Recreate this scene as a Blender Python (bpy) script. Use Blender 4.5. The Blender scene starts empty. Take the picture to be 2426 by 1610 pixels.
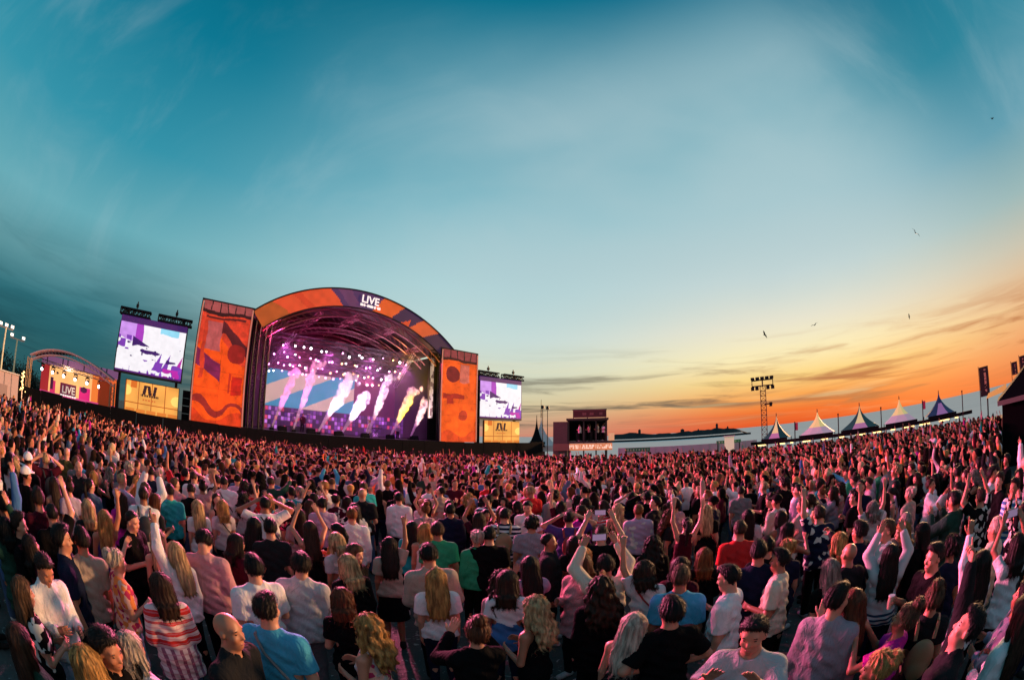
import bpy, bmesh, math, random
import numpy as np
from mathutils import Vector, Matrix, Euler

SC = bpy.context.scene
COL = SC.collection
PI = math.pi
R = math.radians
rnd = random.Random(11)

# ------------------------------------------------------------------ camera
CAM_H, PITCH, ROLL, F2 = 3.1, 13.0, 0.5, 2022.0     # full-frame 15 mm fisheye on a platform above the crowd
cam_data = bpy.data.cameras.new("camera")
cam = bpy.data.objects.new("camera", cam_data)
COL.objects.link(cam)
cam.location = (0, 0, CAM_H)
cam.rotation_mode = 'XYZ'
cam.matrix_world = Matrix.Translation((0, 0, CAM_H)) @ Matrix.Rotation(R(90 + PITCH), 4, 'X') @ Matrix.Rotation(R(ROLL), 4, 'Z')
cam_data.type = 'PANO'
cam_data.sensor_width = 36.0
cam_data.sensor_height = 36.0 * 1610 / 2426
cam_data.sensor_fit = 'HORIZONTAL'
cam_data.lens = 8.0
pc = cam_data.cycles if hasattr(cam_data, 'cycles') and hasattr(cam_data.cycles, 'panorama_type') else cam_data
pc.panorama_type = 'FISHEYE_EQUISOLID'
pc.fisheye_lens = F2 / 2 / 2426 * 36.0
pc.fisheye_fov = R(220)
cam_data.clip_start = 0.05
cam_data.clip_end = 30000
SC.camera = cam

# ------------------------------------------------------------------ colour + view
SC.view_settings.view_transform = 'Standard'
SC.view_settings.look = 'None'
SC.view_settings.exposure = 0.0
SC.view_settings.gamma = 1.0
SC.render.engine = 'CYCLES'
SC.cycles.max_bounces = 5
SC.cycles.diffuse_bounces = 2
SC.cycles.glossy_bounces = 2
SC.cycles.transparent_max_bounces = 6
SC.cycles.volume_bounces = 1
SC.cycles.use_denoising = True
SC.cycles.caustics_reflective = False
SC.cycles.caustics_refractive = False


def lin(r, g, b):
    f = lambda c: (c / 255 / 12.92) if c / 255 <= 0.04045 else ((c / 255 + 0.055) / 1.055) ** 2.4
    return (f(r), f(g), f(b))


# ------------------------------------------------------------------ world: dusk sky
world = bpy.data.worlds.new("World")
SC.world = world
world.use_nodes = True
wt = world.node_tree
wt.nodes.clear()


class NT:
    """small helper to write node trees"""
    def __init__(s, t): s.t = t
    def n(s, typ, **kw):
        nd = s.t.nodes.new(typ)
        for k, v in kw.items(): setattr(nd, k, v)
        return nd
    def put(s, sock, v):
        if isinstance(v, bpy.types.NodeSocket): s.t.links.new(v, sock)
        else: sock.default_value = v
    def math(s, op, a, b=0.0, c=0.0, clamp=False):
        nd = s.n('ShaderNodeMath', operation=op, use_clamp=clamp)
        for i, v in enumerate((a, b, c)): s.put(nd.inputs[i], v)
        return nd.outputs[0]
    def ramp(s, fac, stops, interp='LINEAR'):
        nd = s.n('ShaderNodeValToRGB')
        cr = nd.color_ramp
        cr.interpolation = interp
        while len(cr.elements) < len(stops): cr.elements.new(0.5)
        for e, (p, c) in zip(cr.elements, stops):
            e.position = p
            e.color = (*c, 1) if len(c) == 3 else c
        s.put(nd.inputs[0], fac)
        return nd.outputs[0]
    def mix(s, fac, a, b, blend='MIX'):
        nd = s.n('ShaderNodeMix', data_type='RGBA', blend_type=blend)
        s.put(nd.inputs[0], fac)
        for i, v in ((6, a), (7, b)):
            s.put(nd.inputs[i], (*v, 1) if isinstance(v, tuple) and len(v) == 3 else v)
        return nd.outputs[2]
    def noise(s, vec, scale, detail=4, rough=0.5, dist=0.0):
        nd = s.n('ShaderNodeTexNoise')
        if vec is not None: s.put(nd.inputs['Vector'], vec)
        nd.inputs['Scale'].default_value = scale
        nd.inputs['Detail'].default_value = detail
        nd.inputs['Roughness'].default_value = rough
        nd.inputs['Distortion'].default_value = dist
        return nd.outputs['Fac']
    def mapping(s, vec, scale=(1, 1, 1), rot=(0, 0, 0), loc=(0, 0, 0)):
        nd = s.n('ShaderNodeMapping')
        s.put(nd.inputs['Vector'], vec)
        nd.inputs['Scale'].default_value = scale
        nd.inputs['Rotation'].default_value = rot
        nd.inputs['Location'].default_value = loc
        return nd.outputs[0]


SUN_AZ, SUN_EL = 58.0, 4.0          # the sun has just reached the horizon on the seaward side
w = NT(wt)
tc = w.n('ShaderNodeTexCoord').outputs['Generated']
sep = w.n('ShaderNodeSeparateXYZ')
w.put(sep.inputs[0], tc)
X, Y, Z = sep.outputs
el = w.math('MULTIPLY', w.math('ARCSINE', Z), 180 / PI)
az = w.math('MULTIPLY', w.math('ARCTAN2', X, Y), 180 / PI)
e01 = w.math('DIVIDE', el, 70.0, clamp=True)


def E(*st): return [(d / 70.0, lin(*c)) for d, c in st]


left = w.ramp(e01, E((0, (46, 92, 98)), (4, (38, 92, 102)), (9, (48, 112, 126)), (14, (96, 150, 162)), (20, (104, 170, 186)), (30, (52, 146, 172)), (45, (10, 118, 148)), (60, (0, 96, 124))))
midc = w.ramp(e01, E((0, (206, 134, 116)), (2.2, (206, 166, 138)), (4.5, (216, 200, 166)), (8, (214, 216, 198)), (13, (204, 220, 220)), (20, (180, 214, 222)), (30, (128, 186, 204)), (42, (66, 152, 178)), (60, (8, 112, 142))))
right = w.ramp(e01, E((0, (230, 84, 40)), (1.6, (243, 108, 46)), (3.4, (250, 158, 78)), (6, (255, 212, 134)), (9, (255, 236, 190)), (13, (242, 230, 210)), (19, (212, 222, 222)), (28, (150, 196, 210)), (40, (90, 164, 186)), (60, (10, 108, 140))))
fright = w.ramp(e01, E((0, (236, 122, 70)), (3, (242, 152, 98)), (6.5, (240, 178, 128)), (10, (232, 190, 152)), (14, (204, 194, 178)), (19, (158, 184, 188)), (26, (100, 158, 180)), (36, (44, 132, 158)), (50, (8, 108, 138)), (60, (0, 98, 128))))
behind = w.ramp(e01, E((0, (112, 100, 116)), (12, (150, 138, 156)), (25, (176, 174, 194)), (45, (124, 160, 190)), (60, (30, 118, 150))))  # unseen sky behind the camera, toned as added fill light for the crowd


def sstep(x, a, b):
    nd = w.n('ShaderNodeMapRange', interpolation_type='SMOOTHSTEP')
    w.put(nd.inputs['Value'], x)
    nd.inputs['From Min'].default_value = a
    nd.inputs['From Max'].default_value = b
    return nd.outputs[0]


sky = w.mix(sstep(az, -62, -2), left, midc)
sky = w.mix(sstep(az, -2, 36), sky, right)
sky = w.mix(sstep(az, 40, 82), sky, fright)
aabs = w.math('ABSOLUTE', az)
sky = w.mix(sstep(aabs, 112, 150), sky, behind)
# streaky evening cloud in long level bands
azn = w.math('MULTIPLY', az, 1 / 14.0)
cmb = w.n('ShaderNodeCombineXYZ')
w.put(cmb.inputs[0], azn)
w.put(cmb.inputs[1], w.math('ADD', w.math('MULTIPLY', w.math('POWER', w.math('MAXIMUM', el, 0.01), 0.75), 0.95), w.math('MULTIPLY', az, 0.011)))
warp = w.noise(w.mapping(cmb.outputs[0], scale=(0.5, 0.8, 1)), 1.0, 3, 0.5)
wv = w.n('ShaderNodeVectorMath', operation='ADD'); w.put(wv.inputs[0], cmb.outputs[0])
wc = w.n('ShaderNodeCombineXYZ'); w.put(wc.inputs[0], w.math('MULTIPLY', warp, 2.2)); w.put(wc.inputs[1], w.math('MULTIPLY', warp, 1.5)); w.put(wv.inputs[1], wc.outputs[0])
n1 = w.noise(w.mapping(wv.outputs[0], scale=(0.55, 1.15, 1), loc=(3.1, 1.7, 0)), 1.0, 7, 0.58, 0.35)
n2 = w.noise(w.mapping(wv.outputs[0], scale=(0.30, 0.55, 1), loc=(7.4, 0.2, 2)), 1.0, 6, 0.6, 0.6)
lowband = w.math('SUBTRACT', 1.0, sstep(el, 5.0, 13.0))
notlow = sstep(el, 0.3, 2.0)
dfac = w.math('MULTIPLY', w.math('MULTIPLY', sstep(n1, 0.46, 0.66), lowband), w.math('MULTIPLY', notlow, 0.92))
ccol = w.mix(sstep(az, -30, 12), lin(28, 76, 88), lin(112, 100, 88))
ccol = w.mix(sstep(az, 16, 50), ccol, lin(188, 112, 70))
sky = w.mix(dfac, sky, ccol)
gl = w.math('MULTIPLY', w.math('MULTIPLY', sstep(n2, 0.52, 0.72), lowband), w.math('MULTIPLY', sstep(az, -25, 10), 0.40))
sky = w.mix(gl, sky, lin(255, 226, 170))
# faint high veil, and a darker soft bank over the landward horizon
lf = w.math('MULTIPLY', w.math('SUBTRACT', 1.0, sstep(az, -58, -20)), w.math('MULTIPLY', sstep(n2, 0.42, 0.62), w.math('SUBTRACT', 1.0, sstep(el, 9, 20))))
sky = w.mix(w.math('MULTIPLY', lf, 0.45), sky, lin(22, 84, 98))
hv = w.noise(w.mapping(tc, scale=(1.6, 3.6, 2.2), rot=(0.3, 0.2, 0.5)), 1.2, 6, 0.6, 0.8)
wisp = w.math('MULTIPLY', sstep(hv, 0.45, 0.78), 0.15)
wisp = w.math('MULTIPLY', wisp, w.math('MULTIPLY', sstep(el, 10, 20), w.math('SUBTRACT', 1.0, sstep(el, 40, 62))))
sky = w.mix(wisp, sky, lin(186, 206, 216))
veil = w.noise(w.mapping(tc, scale=(0.9, 1.3, 1.9), rot=(0.2, 0.5, 0.9), loc=(0.4, 0.1, 0.2)), 1.2, 4, 0.45, 0.2)
vf = w.math('MULTIPLY', sstep(veil, 0.28, 0.66), w.math('MULTIPLY', sstep(el, 8, 24), w.math('SUBTRACT', 1.0, sstep(el, 40, 60))))
vf = w.math('MULTIPLY', vf, w.math('MULTIPLY', sstep(az, -50, 5), w.math('SUBTRACT', 1.0, sstep(az, 45, 85))))
sky = w.mix(w.math('MULTIPLY', vf, 0.62), sky, lin(182, 202, 212))
# a trace of physical sky added over the hand-set dusk colours
nis = w.n('ShaderNodeTexSky', sky_type='NISHITA')
nis.sun_disc = False
nis.sun_elevation = R(SUN_EL)
nis.sun_rotation = R(SUN_AZ)
sky = w.mix(1.0, sky, (0.96, 1.0, 0.95), 'MULTIPLY')
tot = w.mix(0.003, sky, nis.outputs[0], 'ADD')
bg = w.n('ShaderNodeBackground')
w.put(bg.inputs[0], tot)
bg.inputs[1].default_value = 1.0
wo = w.n('ShaderNodeOutputWorld')
wt.links.new(bg.outputs[0], wo.inputs[0])

# ------------------------------------------------------------------ sun
sun_d = bpy.data.lights.new("sun", 'SUN')
sun_d.energy = 5.0
sun_d.angle = R(5)
sun_d.color = (1.0, 0.50, 0.24)
sun = bpy.data.objects.new("sun", sun_d)
COL.objects.link(sun)
sv = Vector((math.sin(R(SUN_AZ)) * math.cos(R(SUN_EL + 6)), math.cos(R(SUN_AZ)) * math.cos(R(SUN_EL + 6)), math.sin(R(SUN_EL + 6))))
sun.rotation_euler = (-sv).to_track_quat('-Z', 'Y').to_euler()
sun.location = (30, 20, 30)
#@@STAGE
# ------------------------------------------------------------------ mesh helpers
def new_mesh(name, verts, faces, smooth=False):
    me = bpy.data.meshes.new(name)
    verts = np.asarray(verts, np.float32).reshape(-1, 3)
    if isinstance(faces, np.ndarray):
        nf, k = faces.shape
        me.vertices.add(len(verts)); me.vertices.foreach_set('co', verts.ravel())
        me.loops.add(nf * k); me.loops.foreach_set('vertex_index', faces.astype(np.int32).ravel())
        me.polygons.add(nf); me.polygons.foreach_set('loop_start', np.arange(nf, dtype=np.int32) * k)
        if smooth: me.polygons.foreach_set('use_smooth', np.ones(nf, bool))
        me.update(calc_edges=True)
    else:
        me.from_pydata([tuple(v) for v in verts.tolist()], [], faces)
        if smooth: me.polygons.foreach_set('use_smooth', np.ones(len(faces), bool))
        me.update()
    return me


def link(name, me, mat=None, parent=None, loc=(0, 0, 0), rotz=0.0):
    o = bpy.data.objects.new(name, me)
    COL.objects.link(o)
    if mat is not None and me is not None:
        if len(me.materials) == 0: me.materials.append(mat)
    if parent is not None: o.parent = parent
    o.location = loc
    o.rotation_euler = (0, 0, rotz)
    return o


def tag(o, label=None, cat=None, group=None, kind=None):
    if label: o['label'] = label
    if cat: o['category'] = cat
    if group: o['group'] = group
    if kind: o['kind'] = kind
    return o


def empty(name, loc, rotz, label, cat, group=None):
    o = bpy.data.objects.new(name, None)
    COL.objects.link(o)
    o.location = loc; o.rotation_euler = (0, 0, rotz)
    o.empty_display_size = 0.2
    return tag(o, label, cat, group)


def copy_tree(o, parent=None):
    c = o.copy(); COL.objects.link(c)
    if parent is not None: c.parent = parent
    for ch in o.children: copy_tree(ch, c)
    return c


class MB:
    """collects simple solids into one mesh"""
    def __init__(s): s.v = []; s.f = []
    def add(s, vs, fs):
        b = len(s.v); s.v += [tuple(p) for p in vs]; s.f += [tuple(i + b for i in f) for f in fs]; return s
    def box(s, x0, x1, y0, y1, z0, z1):
        vs = [(x, y, z) for z in (z0, z1) for y in (y0, y1) for x in (x0, x1)]
        return s.add(vs, [(0, 2, 3, 1), (4, 5, 7, 6), (0, 1, 5, 4), (2, 6, 7, 3), (0, 4, 6, 2), (1, 3, 7, 5)])
    def tube(s, a, b, r, r2=None, n=8, cap=True):
        a, b = Vector(a), Vector(b); r2 = r if r2 is None else r2
        d = (b - a).normalized()
        u = d.orthogonal().normalized(); v = d.cross(u)
        vs = []
        for p, rr in ((a, r), (b, r2)):
            for i in range(n):
                t = 2 * PI * i / n
                vs.append(p + (u * math.cos(t) + v * math.sin(t)) * rr)
        fs = [(i, (i + 1) % n, n + (i + 1) % n, n + i) for i in range(n)]
        if cap: fs += [tuple(range(n - 1, -1, -1)), tuple(range(n, 2 * n))]
        return s.add(vs, fs)
    def path(s, pts, r, n=6):
        for a, b in zip(pts, pts[1:]): s.tube(a, b, r, n=n)
        return s
    def truss(s, a, b, wdt, r=0.025, bays=6, n=5):
        """a square lattice truss from a to b"""
        a, b = Vector(a), Vector(b); d = (b - a).normalized()
        u = Vector((0, 1, 0)) if abs(d.y) < 0.9 else Vector((1, 0, 0))
        u = (u - d * u.dot(d)).normalized(); v = d.cross(u)
        cs = [(u * i + v * j) * wdt / 2 for i, j in ((-1, -1), (1, -1), (1, 1), (-1, 1))]
        for c in cs: s.tube(a + c, b + c, r, n=n)
        for k in range(bays):
            p, q = a.lerp(b, k / bays), a.lerp(b, (k + 1) / bays)
            for i in range(4):
                c, e = cs[i], cs[(i + 1) % 4]
                if k % 2: c, e = e, c
                s.tube(p + c, q + e, r * 0.6, n=4, cap=False)
                s.tube(p + cs[i], p + cs[(i + 1) % 4], r * 0.6, n=4, cap=False)
        return s
    def build(s, name, mat, parent=None, smooth=False, loc=(0, 0, 0), rotz=0.0):
        return link(name, new_mesh(name, s.v, s.f, smooth), mat, parent, loc, rotz)


# ------------------------------------------------------------------ materials
def mat(name, col, rough=0.7, metal=0.0, emit=None, strength=0.0, noise=0.0, nscale=6.0, bump=0.0):
    m = bpy.data.materials.new(name); m.use_nodes = True
    t = NT(m.node_tree); b = m.node_tree.nodes['Principled BSDF']
    b.inputs['Roughness'].default_value = rough
    b.inputs['Metallic'].default_value = metal
    b.inputs['Base Color'].default_value = (*col, 1)
    if noise:
        v = t.n('ShaderNodeTexCoord').outputs['Object']
        f = t.noise(v, nscale, 5, 0.6)
        t.put(b.inputs['Base Color'], t.mix(f, tuple(c * (1 - noise) for c in col), tuple(min(1, c * (1 + noise)) for c in col)))
        if bump:
            bp = t.n('ShaderNodeBump'); bp.inputs['Strength'].default_value = bump
            t.put(bp.inputs['Height'], f); t.put(b.inputs['Normal'], bp.outputs[0])
    if emit:
        b.inputs['Emission Color'].default_value = (*emit, 1)
        b.inputs['Emission Strength'].default_value = strength
    return m


def attr_mat(name, emit=0.0, rough=0.6, base=1.0):
    """colour comes from the panel's own printed / displayed colours"""
    m = bpy.data.materials.new(name); m.use_nodes = True
    t = NT(m.node_tree); b = m.node_tree.nodes['Principled BSDF']
    a = t.n('ShaderNodeAttribute', attribute_name='print').outputs['Color']
    if base == 1.0: t.put(b.inputs['Base Color'], a)
    else: t.put(b.inputs['Base Color'], t.mix(base, (0, 0, 0), a))
    b.inputs['Roughness'].default_value = rough
    if emit:
        t.put(b.inputs['Emission Color'], a); b.inputs['Emission Strength'].default_value = emit
    return m


def panel(name, x0, x1, z0, z1, nx, nz, fn, m, parent=None, y=0.0, thick=0.08, bend=None):
    """a flat printed board or screen in the local xz plane, facing -y; fn(U, V) -> (n, 3) linear colours per face"""
    xs = np.linspace(x0, x1, nx + 1); zs = np.linspace(z0, z1, nz + 1)
    Xg, Zg = np.meshgrid(xs, zs)
    V = np.stack([Xg.ravel(), np.full(Xg.size, y), Zg.ravel()], 1)
    i = np.arange(nz)[:, None] * (nx + 1) + np.arange(nx)[None, :]
    F = np.stack([i, i + 1, i + nx + 2, i + nx + 1], -1).reshape(-1, 4)
    U, W = np.meshgrid((np.arange(nx) + .5) / nx, (np.arange(nz) + .5) / nz)
    C = fn(U.ravel(), W.ravel())
    # back and edges
    b = len(V)
    V = np.vstack([V, [(x0, y + thick, z0), (x1, y + thick, z0), (x1, y + thick, z1), (x0, y + thick, z1)]])
    c0, c1, c2, c3 = 0, nx, (nx + 1) * (nz + 1) - 1, (nx + 1) * nz
    F = np.vstack([F, [(b + 3, b + 2, b + 1, b), (c0, b, b + 1, c1), (c1, b + 1, b + 2, c2), (c2, b + 2, b + 3, c3), (c3, b + 3, b, c0)]])
    C = np.vstack([C, np.full((5, 3), 0.01)])
    if thick == 0: V, F, C = V[:b], F[:-5], C[:-5]      # a bent skin has no flat back
    if bend is not None: V = bend(V)
    me = new_mesh(name, V, F)
    ca = me.attributes.new('print', 'FLOAT_COLOR', 'FACE')
    ca.data.foreach_set('color', np.hstack([C, np.ones((len(C), 1))]).astype(np.float32).ravel())
    return link(name, me, m, parent)


def L(c): return np.array(lin(*c))


def vnoise(u, v, seed=0):
    """smooth value noise on arrays"""
    rs = np.random.RandomState(seed); g = rs.rand(64, 64)
    iu, iv = np.floor(u).astype(int), np.floor(v).astype(int)
    fu, fv = u - iu, v - iv
    fu, fv = fu * fu * (3 - 2 * fu), fv * fv * (3 - 2 * fv)
    G = lambda a, b: g[a % 64, b % 64]
    return (G(iu, iv) * (1 - fu) + G(iu + 1, iv) * fu) * (1 - fv) + (G(iu, iv + 1) * (1 - fu) + G(iu + 1, iv + 1) * fu) * fv


def text(name, body, size, m, parent, loc, rot=(PI / 2, 0, 0), ext=0.01):
    c = bpy.data.curves.new(name, 'FONT'); c.body = body; c.size = size; c.extrude = ext
    c.align_x = 'CENTER'; c.offset = size * 0.02
    o = bpy.data.objects.new(name, c); COL.objects.link(o)
    c.materials.append(m)
    COL.objects.unlink(o)
    me = bpy.data.meshes.new_from_object(o); bpy.data.objects.remove(o)
    if len(me.materials) == 0: me.materials.append(m)
    o = link(name, me, m, parent, loc); o.rotation_euler = rot
    return o


M = {}
M['black'] = mat('black drape', (0.008, 0.008, 0.010), 0.9, noise=0.4, nscale=3)
M['black'].node_tree.nodes['Principled BSDF'].inputs['Specular IOR Level'].default_value = 0.1
M['black_metal'] = mat('black steel', (0.014, 0.014, 0.016), 0.45, 0.6)
M['alu'] = mat('aluminium truss', (0.42, 0.40, 0.42), 0.38, 0.85, noise=0.15, nscale=9)
M['roofskin'] = mat('dark roof skin', (0.03, 0.022, 0.026), 0.6, noise=0.3, nscale=2)
M['deck'] = mat('stage deck', (0.03, 0.03, 0.033), 0.35, noise=0.4, nscale=4)
M['ledframe'] = mat('screen frame', (0.01, 0.01, 0.012), 0.5)
M['screen'] = attr_mat('lit screen', 1.0, 0.4, 0.05)
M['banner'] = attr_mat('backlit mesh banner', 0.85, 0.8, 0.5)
M['banner_dim'] = attr_mat('printed fascia', 0.34, 0.7, 0.8)
M['printed'] = attr_mat('printed board', 0.0, 0.7, 1.0)
M['white_text'] = mat('white lettering', (0.8, 0.8, 0.8), 0.6, emit=(1, 0.96, 0.94), strength=0.75)
M['white_vinyl'] = mat('white vinyl', (0.72, 0.72, 0.70), 0.55, noise=0.12, nscale=5)
M['sign_text'] = mat('white sign lettering', (0.7, 0.68, 0.66), 0.6, emit=(1, 0.9, 0.86), strength=0.3)
M['lens_white'] = mat('lamp lens white', (0.8, 0.8, 0.8), 0.2, emit=(1.0, 0.93, 1.0), strength=9)
M['lens_pink'] = mat('lamp lens pink', (0.8, 0.5, 0.7), 0.2, emit=(1.0, 0.32, 0.85), strength=6)
M['lens_warm'] = mat('lamp lens amber', (0.8, 0.6, 0.4), 0.2, emit=(1.0, 0.5, 0.15), strength=6)
M['lens_flood'] = mat('floodlight lens', (0.8, 0.8, 0.8), 0.2, emit=(1.0, 0.95, 0.8), strength=2.2)

# ------------------------------------------------------------------ ground and sea
def ground_z(x, y):
    q = x * math.sin(R(45)) + y * math.cos(R(45))
    z = -0.035 * max(0.0, q - 27.0)
    return max(z, -2.2)


gx = np.concatenate([np.linspace(-6000, -150, 6), np.linspace(-120, 150, 55), np.linspace(200, 6000, 6)])
gy = np.concatenate([np.linspace(-6000, -100, 6), np.linspace(-80, 190, 55), np.linspace(240, 6000, 6)])
GX, GY = np.meshgrid(gx, gy)
GZ = np.vectorize(ground_z)(GX, GY)
GZ -= np.where(GX * 0.707 + GY * 0.707 > 100, 6.0, 0)
nxg, nyg = len(gx), len(gy)
ii = np.arange(nyg - 1)[:, None] * nxg + np.arange(nxg - 1)[None, :]
gm = bpy.data.materials.new('trampled sand'); gm.use_nodes = True
t = NT(gm.node_tree); b = gm.node_tree.nodes['Principled BSDF']
ov = t.n('ShaderNodeTexCoord').outputs['Object']
f1 = t.noise(ov, 1.4, 6, 0.65); f2 = t.noise(ov, 14, 5, 0.6)
gc = t.mix(f1, (0.030, 0.036, 0.038), (0.085, 0.082, 0.074))
gc = t.mix(t.math('MULTIPLY', sst := t.math('GREATER_THAN', t.noise(ov, 9, 2, 0.5, 1.2), 0.665), 0.8), gc, (0.30, 0.34, 0.34))
t.put(b.inputs['Base Color'], gc); b.inputs['Roughness'].default_value = 0.8
bp = t.n('ShaderNodeBump'); bp.inputs['Strength'].default_value = 0.5; bp.inputs['Distance'].default_value = 0.05
t.put(bp.inputs['Height'], f2); t.put(b.inputs['Normal'], bp.outputs[0])
gme = new_mesh('ground', np.stack([GX.ravel(), GY.ravel(), GZ.ravel()], 1), np.stack([ii, ii + 1, ii + nxg + 1, ii + nxg], -1).reshape(-1, 4), True)
tag(link('ground', gme, gm), kind='structure')

seam = bpy.data.materials.new('dusk sea'); seam.use_nodes = True
t = NT(seam.node_tree); b = seam.node_tree.nodes['Principled BSDF']
ov = t.n('ShaderNodeTexCoord').outputs['Object']
sn = t.noise(t.mapping(ov, scale=(0.05, 0.012, 1), rot=(0, 0, R(45))), 1.0, 6, 0.6)
t.put(b.inputs['Base Color'], t.mix(sn, (0.56, 0.64, 0.65), (0.80, 0.84, 0.83)))  # sky reflection put into the pale base colour, since specular is off
b.inputs['Roughness'].default_value = 0.55
b.inputs['Specular IOR Level'].default_value = 0.0
S45 = math.sin(R(45))
sea_v = []
for a, bb in ((60, -9000), (60, 9000), (14000, 14000), (14000, -14000)):   # distance seaward, sideways
    sea_v.append((a * S45 + bb * S45, a * S45 - bb * S45, -1.75))
tag(link('sea', new_mesh('sea', sea_v, [(0, 1, 2, 3)][::1]), seam), kind='structure')

# ------------------------------------------------------------------ the stage line
L0 = Vector((-25.05, 25.85, 0)); EV = Vector((0.7244, 0.6894, 0)); BV = Vector((-0.6894, 0.7244, 0))
ROTS = math.atan2(EV.y, EV.x)


def SP(s, t=0.0, z=0.0): return L0 + EV * s + BV * t + Vector((0, 0, z))


def s_at(azd, t=0.0):
    """distance along the stage line where a bearing from the viewing platform meets it"""
    o = L0 + BV * t; k = math.tan(R(azd))
    return (k * o.y - o.x) / (EV.x - k * EV.y)


def zel(s, t, eld):
    p = SP(s, t); return CAM_H + math.hypot(p.x, p.y) * math.tan(R(eld))


FLOOR = 2.5
sLT0, sLT1 = s_at(-44.0), s_at(-36.6)
sRT0, sRT1 = s_at(-10.0), s_at(-5.15)
TOWER_Z = 12.2
# ------------------------------------------------------------------ main stage
stage = empty('festival_stage', SP(0), ROTS, 'big festival stage with arched orange and purple roof, purple light and smoke jets', 'stage')
A0, A1, ARISE, AZ0 = 4.75, 25.65, 3.85, 11.95
AC = (A0 + A1) / 2
ARAD = (((A1 - A0) / 2) ** 2 + ARISE ** 2) / (2 * ARISE)
ACZ = AZ0 + ARISE - ARAD
AHALF = math.asin((A1 - A0) / 2 / ARAD)


def arc_pt(u, off, y):            # u 0..1 along the arch, off = how far inside the outer edge
    a = -AHALF + 2 * AHALF * u
    return (AC + (ARAD - off) * math.sin(a), y, ACZ + (ARAD - off) * math.cos(a))


def fascia_fn(u, v):
    amber, red, pur, org, dpur = L((196, 104, 44)), L((240, 96, 52)), L((84, 58, 112)), L((244, 112, 46)), L((66, 46, 88))
    k = u + (v - .5) * 0.055
    out = np.where((k < .115)[:, None], amber, red)
    out = np.where((k > .20)[:, None] & (k < .235)[:, None], L((226, 80, 44)), out)
    out = np.where((k > .37)[:, None], pur, out)
    out = np.where((k > .40)[:, None] & (k < .46)[:, None], L((110, 70, 118)), out)
    out = np.where((u - (v - .5) * .05 > .565)[:, None], org, out)
    out = np.where((u - (v - .5) * .05 > .67)[:, None], dpur, out)
    out = np.where(((u > .70) & (u < .745) & (v < (u - .70) / .045 * .5 + .02))[:, None], red, out)
    k2 = u - (v - .5) * .06
    out = np.where((k2 > .775)[:, None], L((236, 112, 58)), out)
    out = np.where((k2 > .865)[:, None], L((64, 44, 78)), out)
    return out * (0.86 + 0.2 * vnoise(u * 40, v * 3, 3))[:, None]


FH = 1.62
def fascia_bend(V):
    o = V.copy(); a = -AHALF + 2 * AHALF * V[:, 0]; r = ARAD - FH * (1 - V[:, 2])
    o[:, 0] = AC + r * np.sin(a); o[:, 2] = ACZ + r * np.cos(a)
    return o


# the board bends only along its length, so its back follows in steps
fas = panel('arch_fascia', 0, 1, 0, 1, 160, 10, fascia_fn, M['banner_dim'], stage, y=-0.55, thick=0.0, bend=fascia_bend)
mb = MB()
N = 40
for off in (-0.06, FH + 0.02):
    MB().path([arc_pt(i / N, off, -0.56) for i in range(N + 1)], 0.07).build('fascia_rim', M['black_metal'], fas)
# lettering on the crown of the arch
am = -AHALF + 2 * AHALF * 0.525
lx, ly, lz = arc_pt(0.525, 0.98, -0.62)
text('lettering', 'LIVE', 1.02, M['white_text'], fas, (lx, ly, lz - 0.02), (PI / 2, am, 0), 0.015)
mb = MB().box(lx - 1.0, lx + 1.05, -.612, -.60, lz - .29, lz - .25)
for k, wd in enumerate((0.34, 0.16, 0.42, 0.3, 0.2, 0.38)):
    x = lx - 1.0 + k * 0.36
    mb.box(x, x + wd * 0.85, -0.63, -0.60, lz - 0.40 - (x - lx) * math.tan(am), lz - 0.16 - (x - lx) * math.tan(am))
mb.build('subtitle_line', M['white_text'], fas)
# vault skin
ROOFT = 11.5
vv, ff = [], []
for j, y in enumerate((-0.45, 4, 8, ROOFT)):
    for i in range(N + 1): vv.append(arc_pt(i / N, 0.05, y))
for j, y in enumerate((-0.45, 4, 8, ROOFT)):
    for i in range(N + 1): vv.append(arc_pt(i / N, 0.16, y))
n0 = N + 1
for j in range(3):
    for i in range(N):
        a = j * n0 + i
        ff.append((a, a + n0, a + n0 + 1, a + 1))
        a += 4 * n0
        ff.append((a, a + 1, a + n0 + 1, a + n0))
link('roof', new_mesh('roof', vv, ff, True), M['roofskin'], stage)
mag_steel = mat('painted arch truss', (0.16, 0.06, 0.08), 0.5, 0.3, noise=0.2)
for y in (0.3, 3.2, 6.2, 9.2):                       # arched roof trusses with their lacing
    mb = MB()
    for off in (FH + 0.1, FH + 0.75):
        mb.path([arc_pt(i / 30, off, y) for i in range(31)], 0.075, 5)
    for i in range(30):
        mb.tube(arc_pt(i / 30, FH + 0.1, y), arc_pt((i + 1) / 30, FH + 0.75, y), 0.032, n=4)
    mb.build('arch_truss', mag_steel, stage)
for y, off, in ((5.0, 2.5), (8.0, 3.1), (10.6, 3.6)):
    mb = MB()
    for o_ in (off, off + .45): mb.path([arc_pt(i / 30, o_, y) for i in range(2, 29)], 0.07, 5)
    for i in range(2, 28): mb.tube(arc_pt(i / 30, off, y), arc_pt((i + 1) / 30, off + .45, y), 0.03, n=4)
    mb.build('arch_truss', mag_steel, stage)
for u in (0.12, 0.3, 0.5, 0.7, 0.88):                # purlins running back
    MB().truss(arc_pt(u, FH + 0.45, 0.3), arc_pt(u, FH + 0.45, 10.8), 0.4, 0.04, 12).build('purlin', mag_steel, stage)
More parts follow.
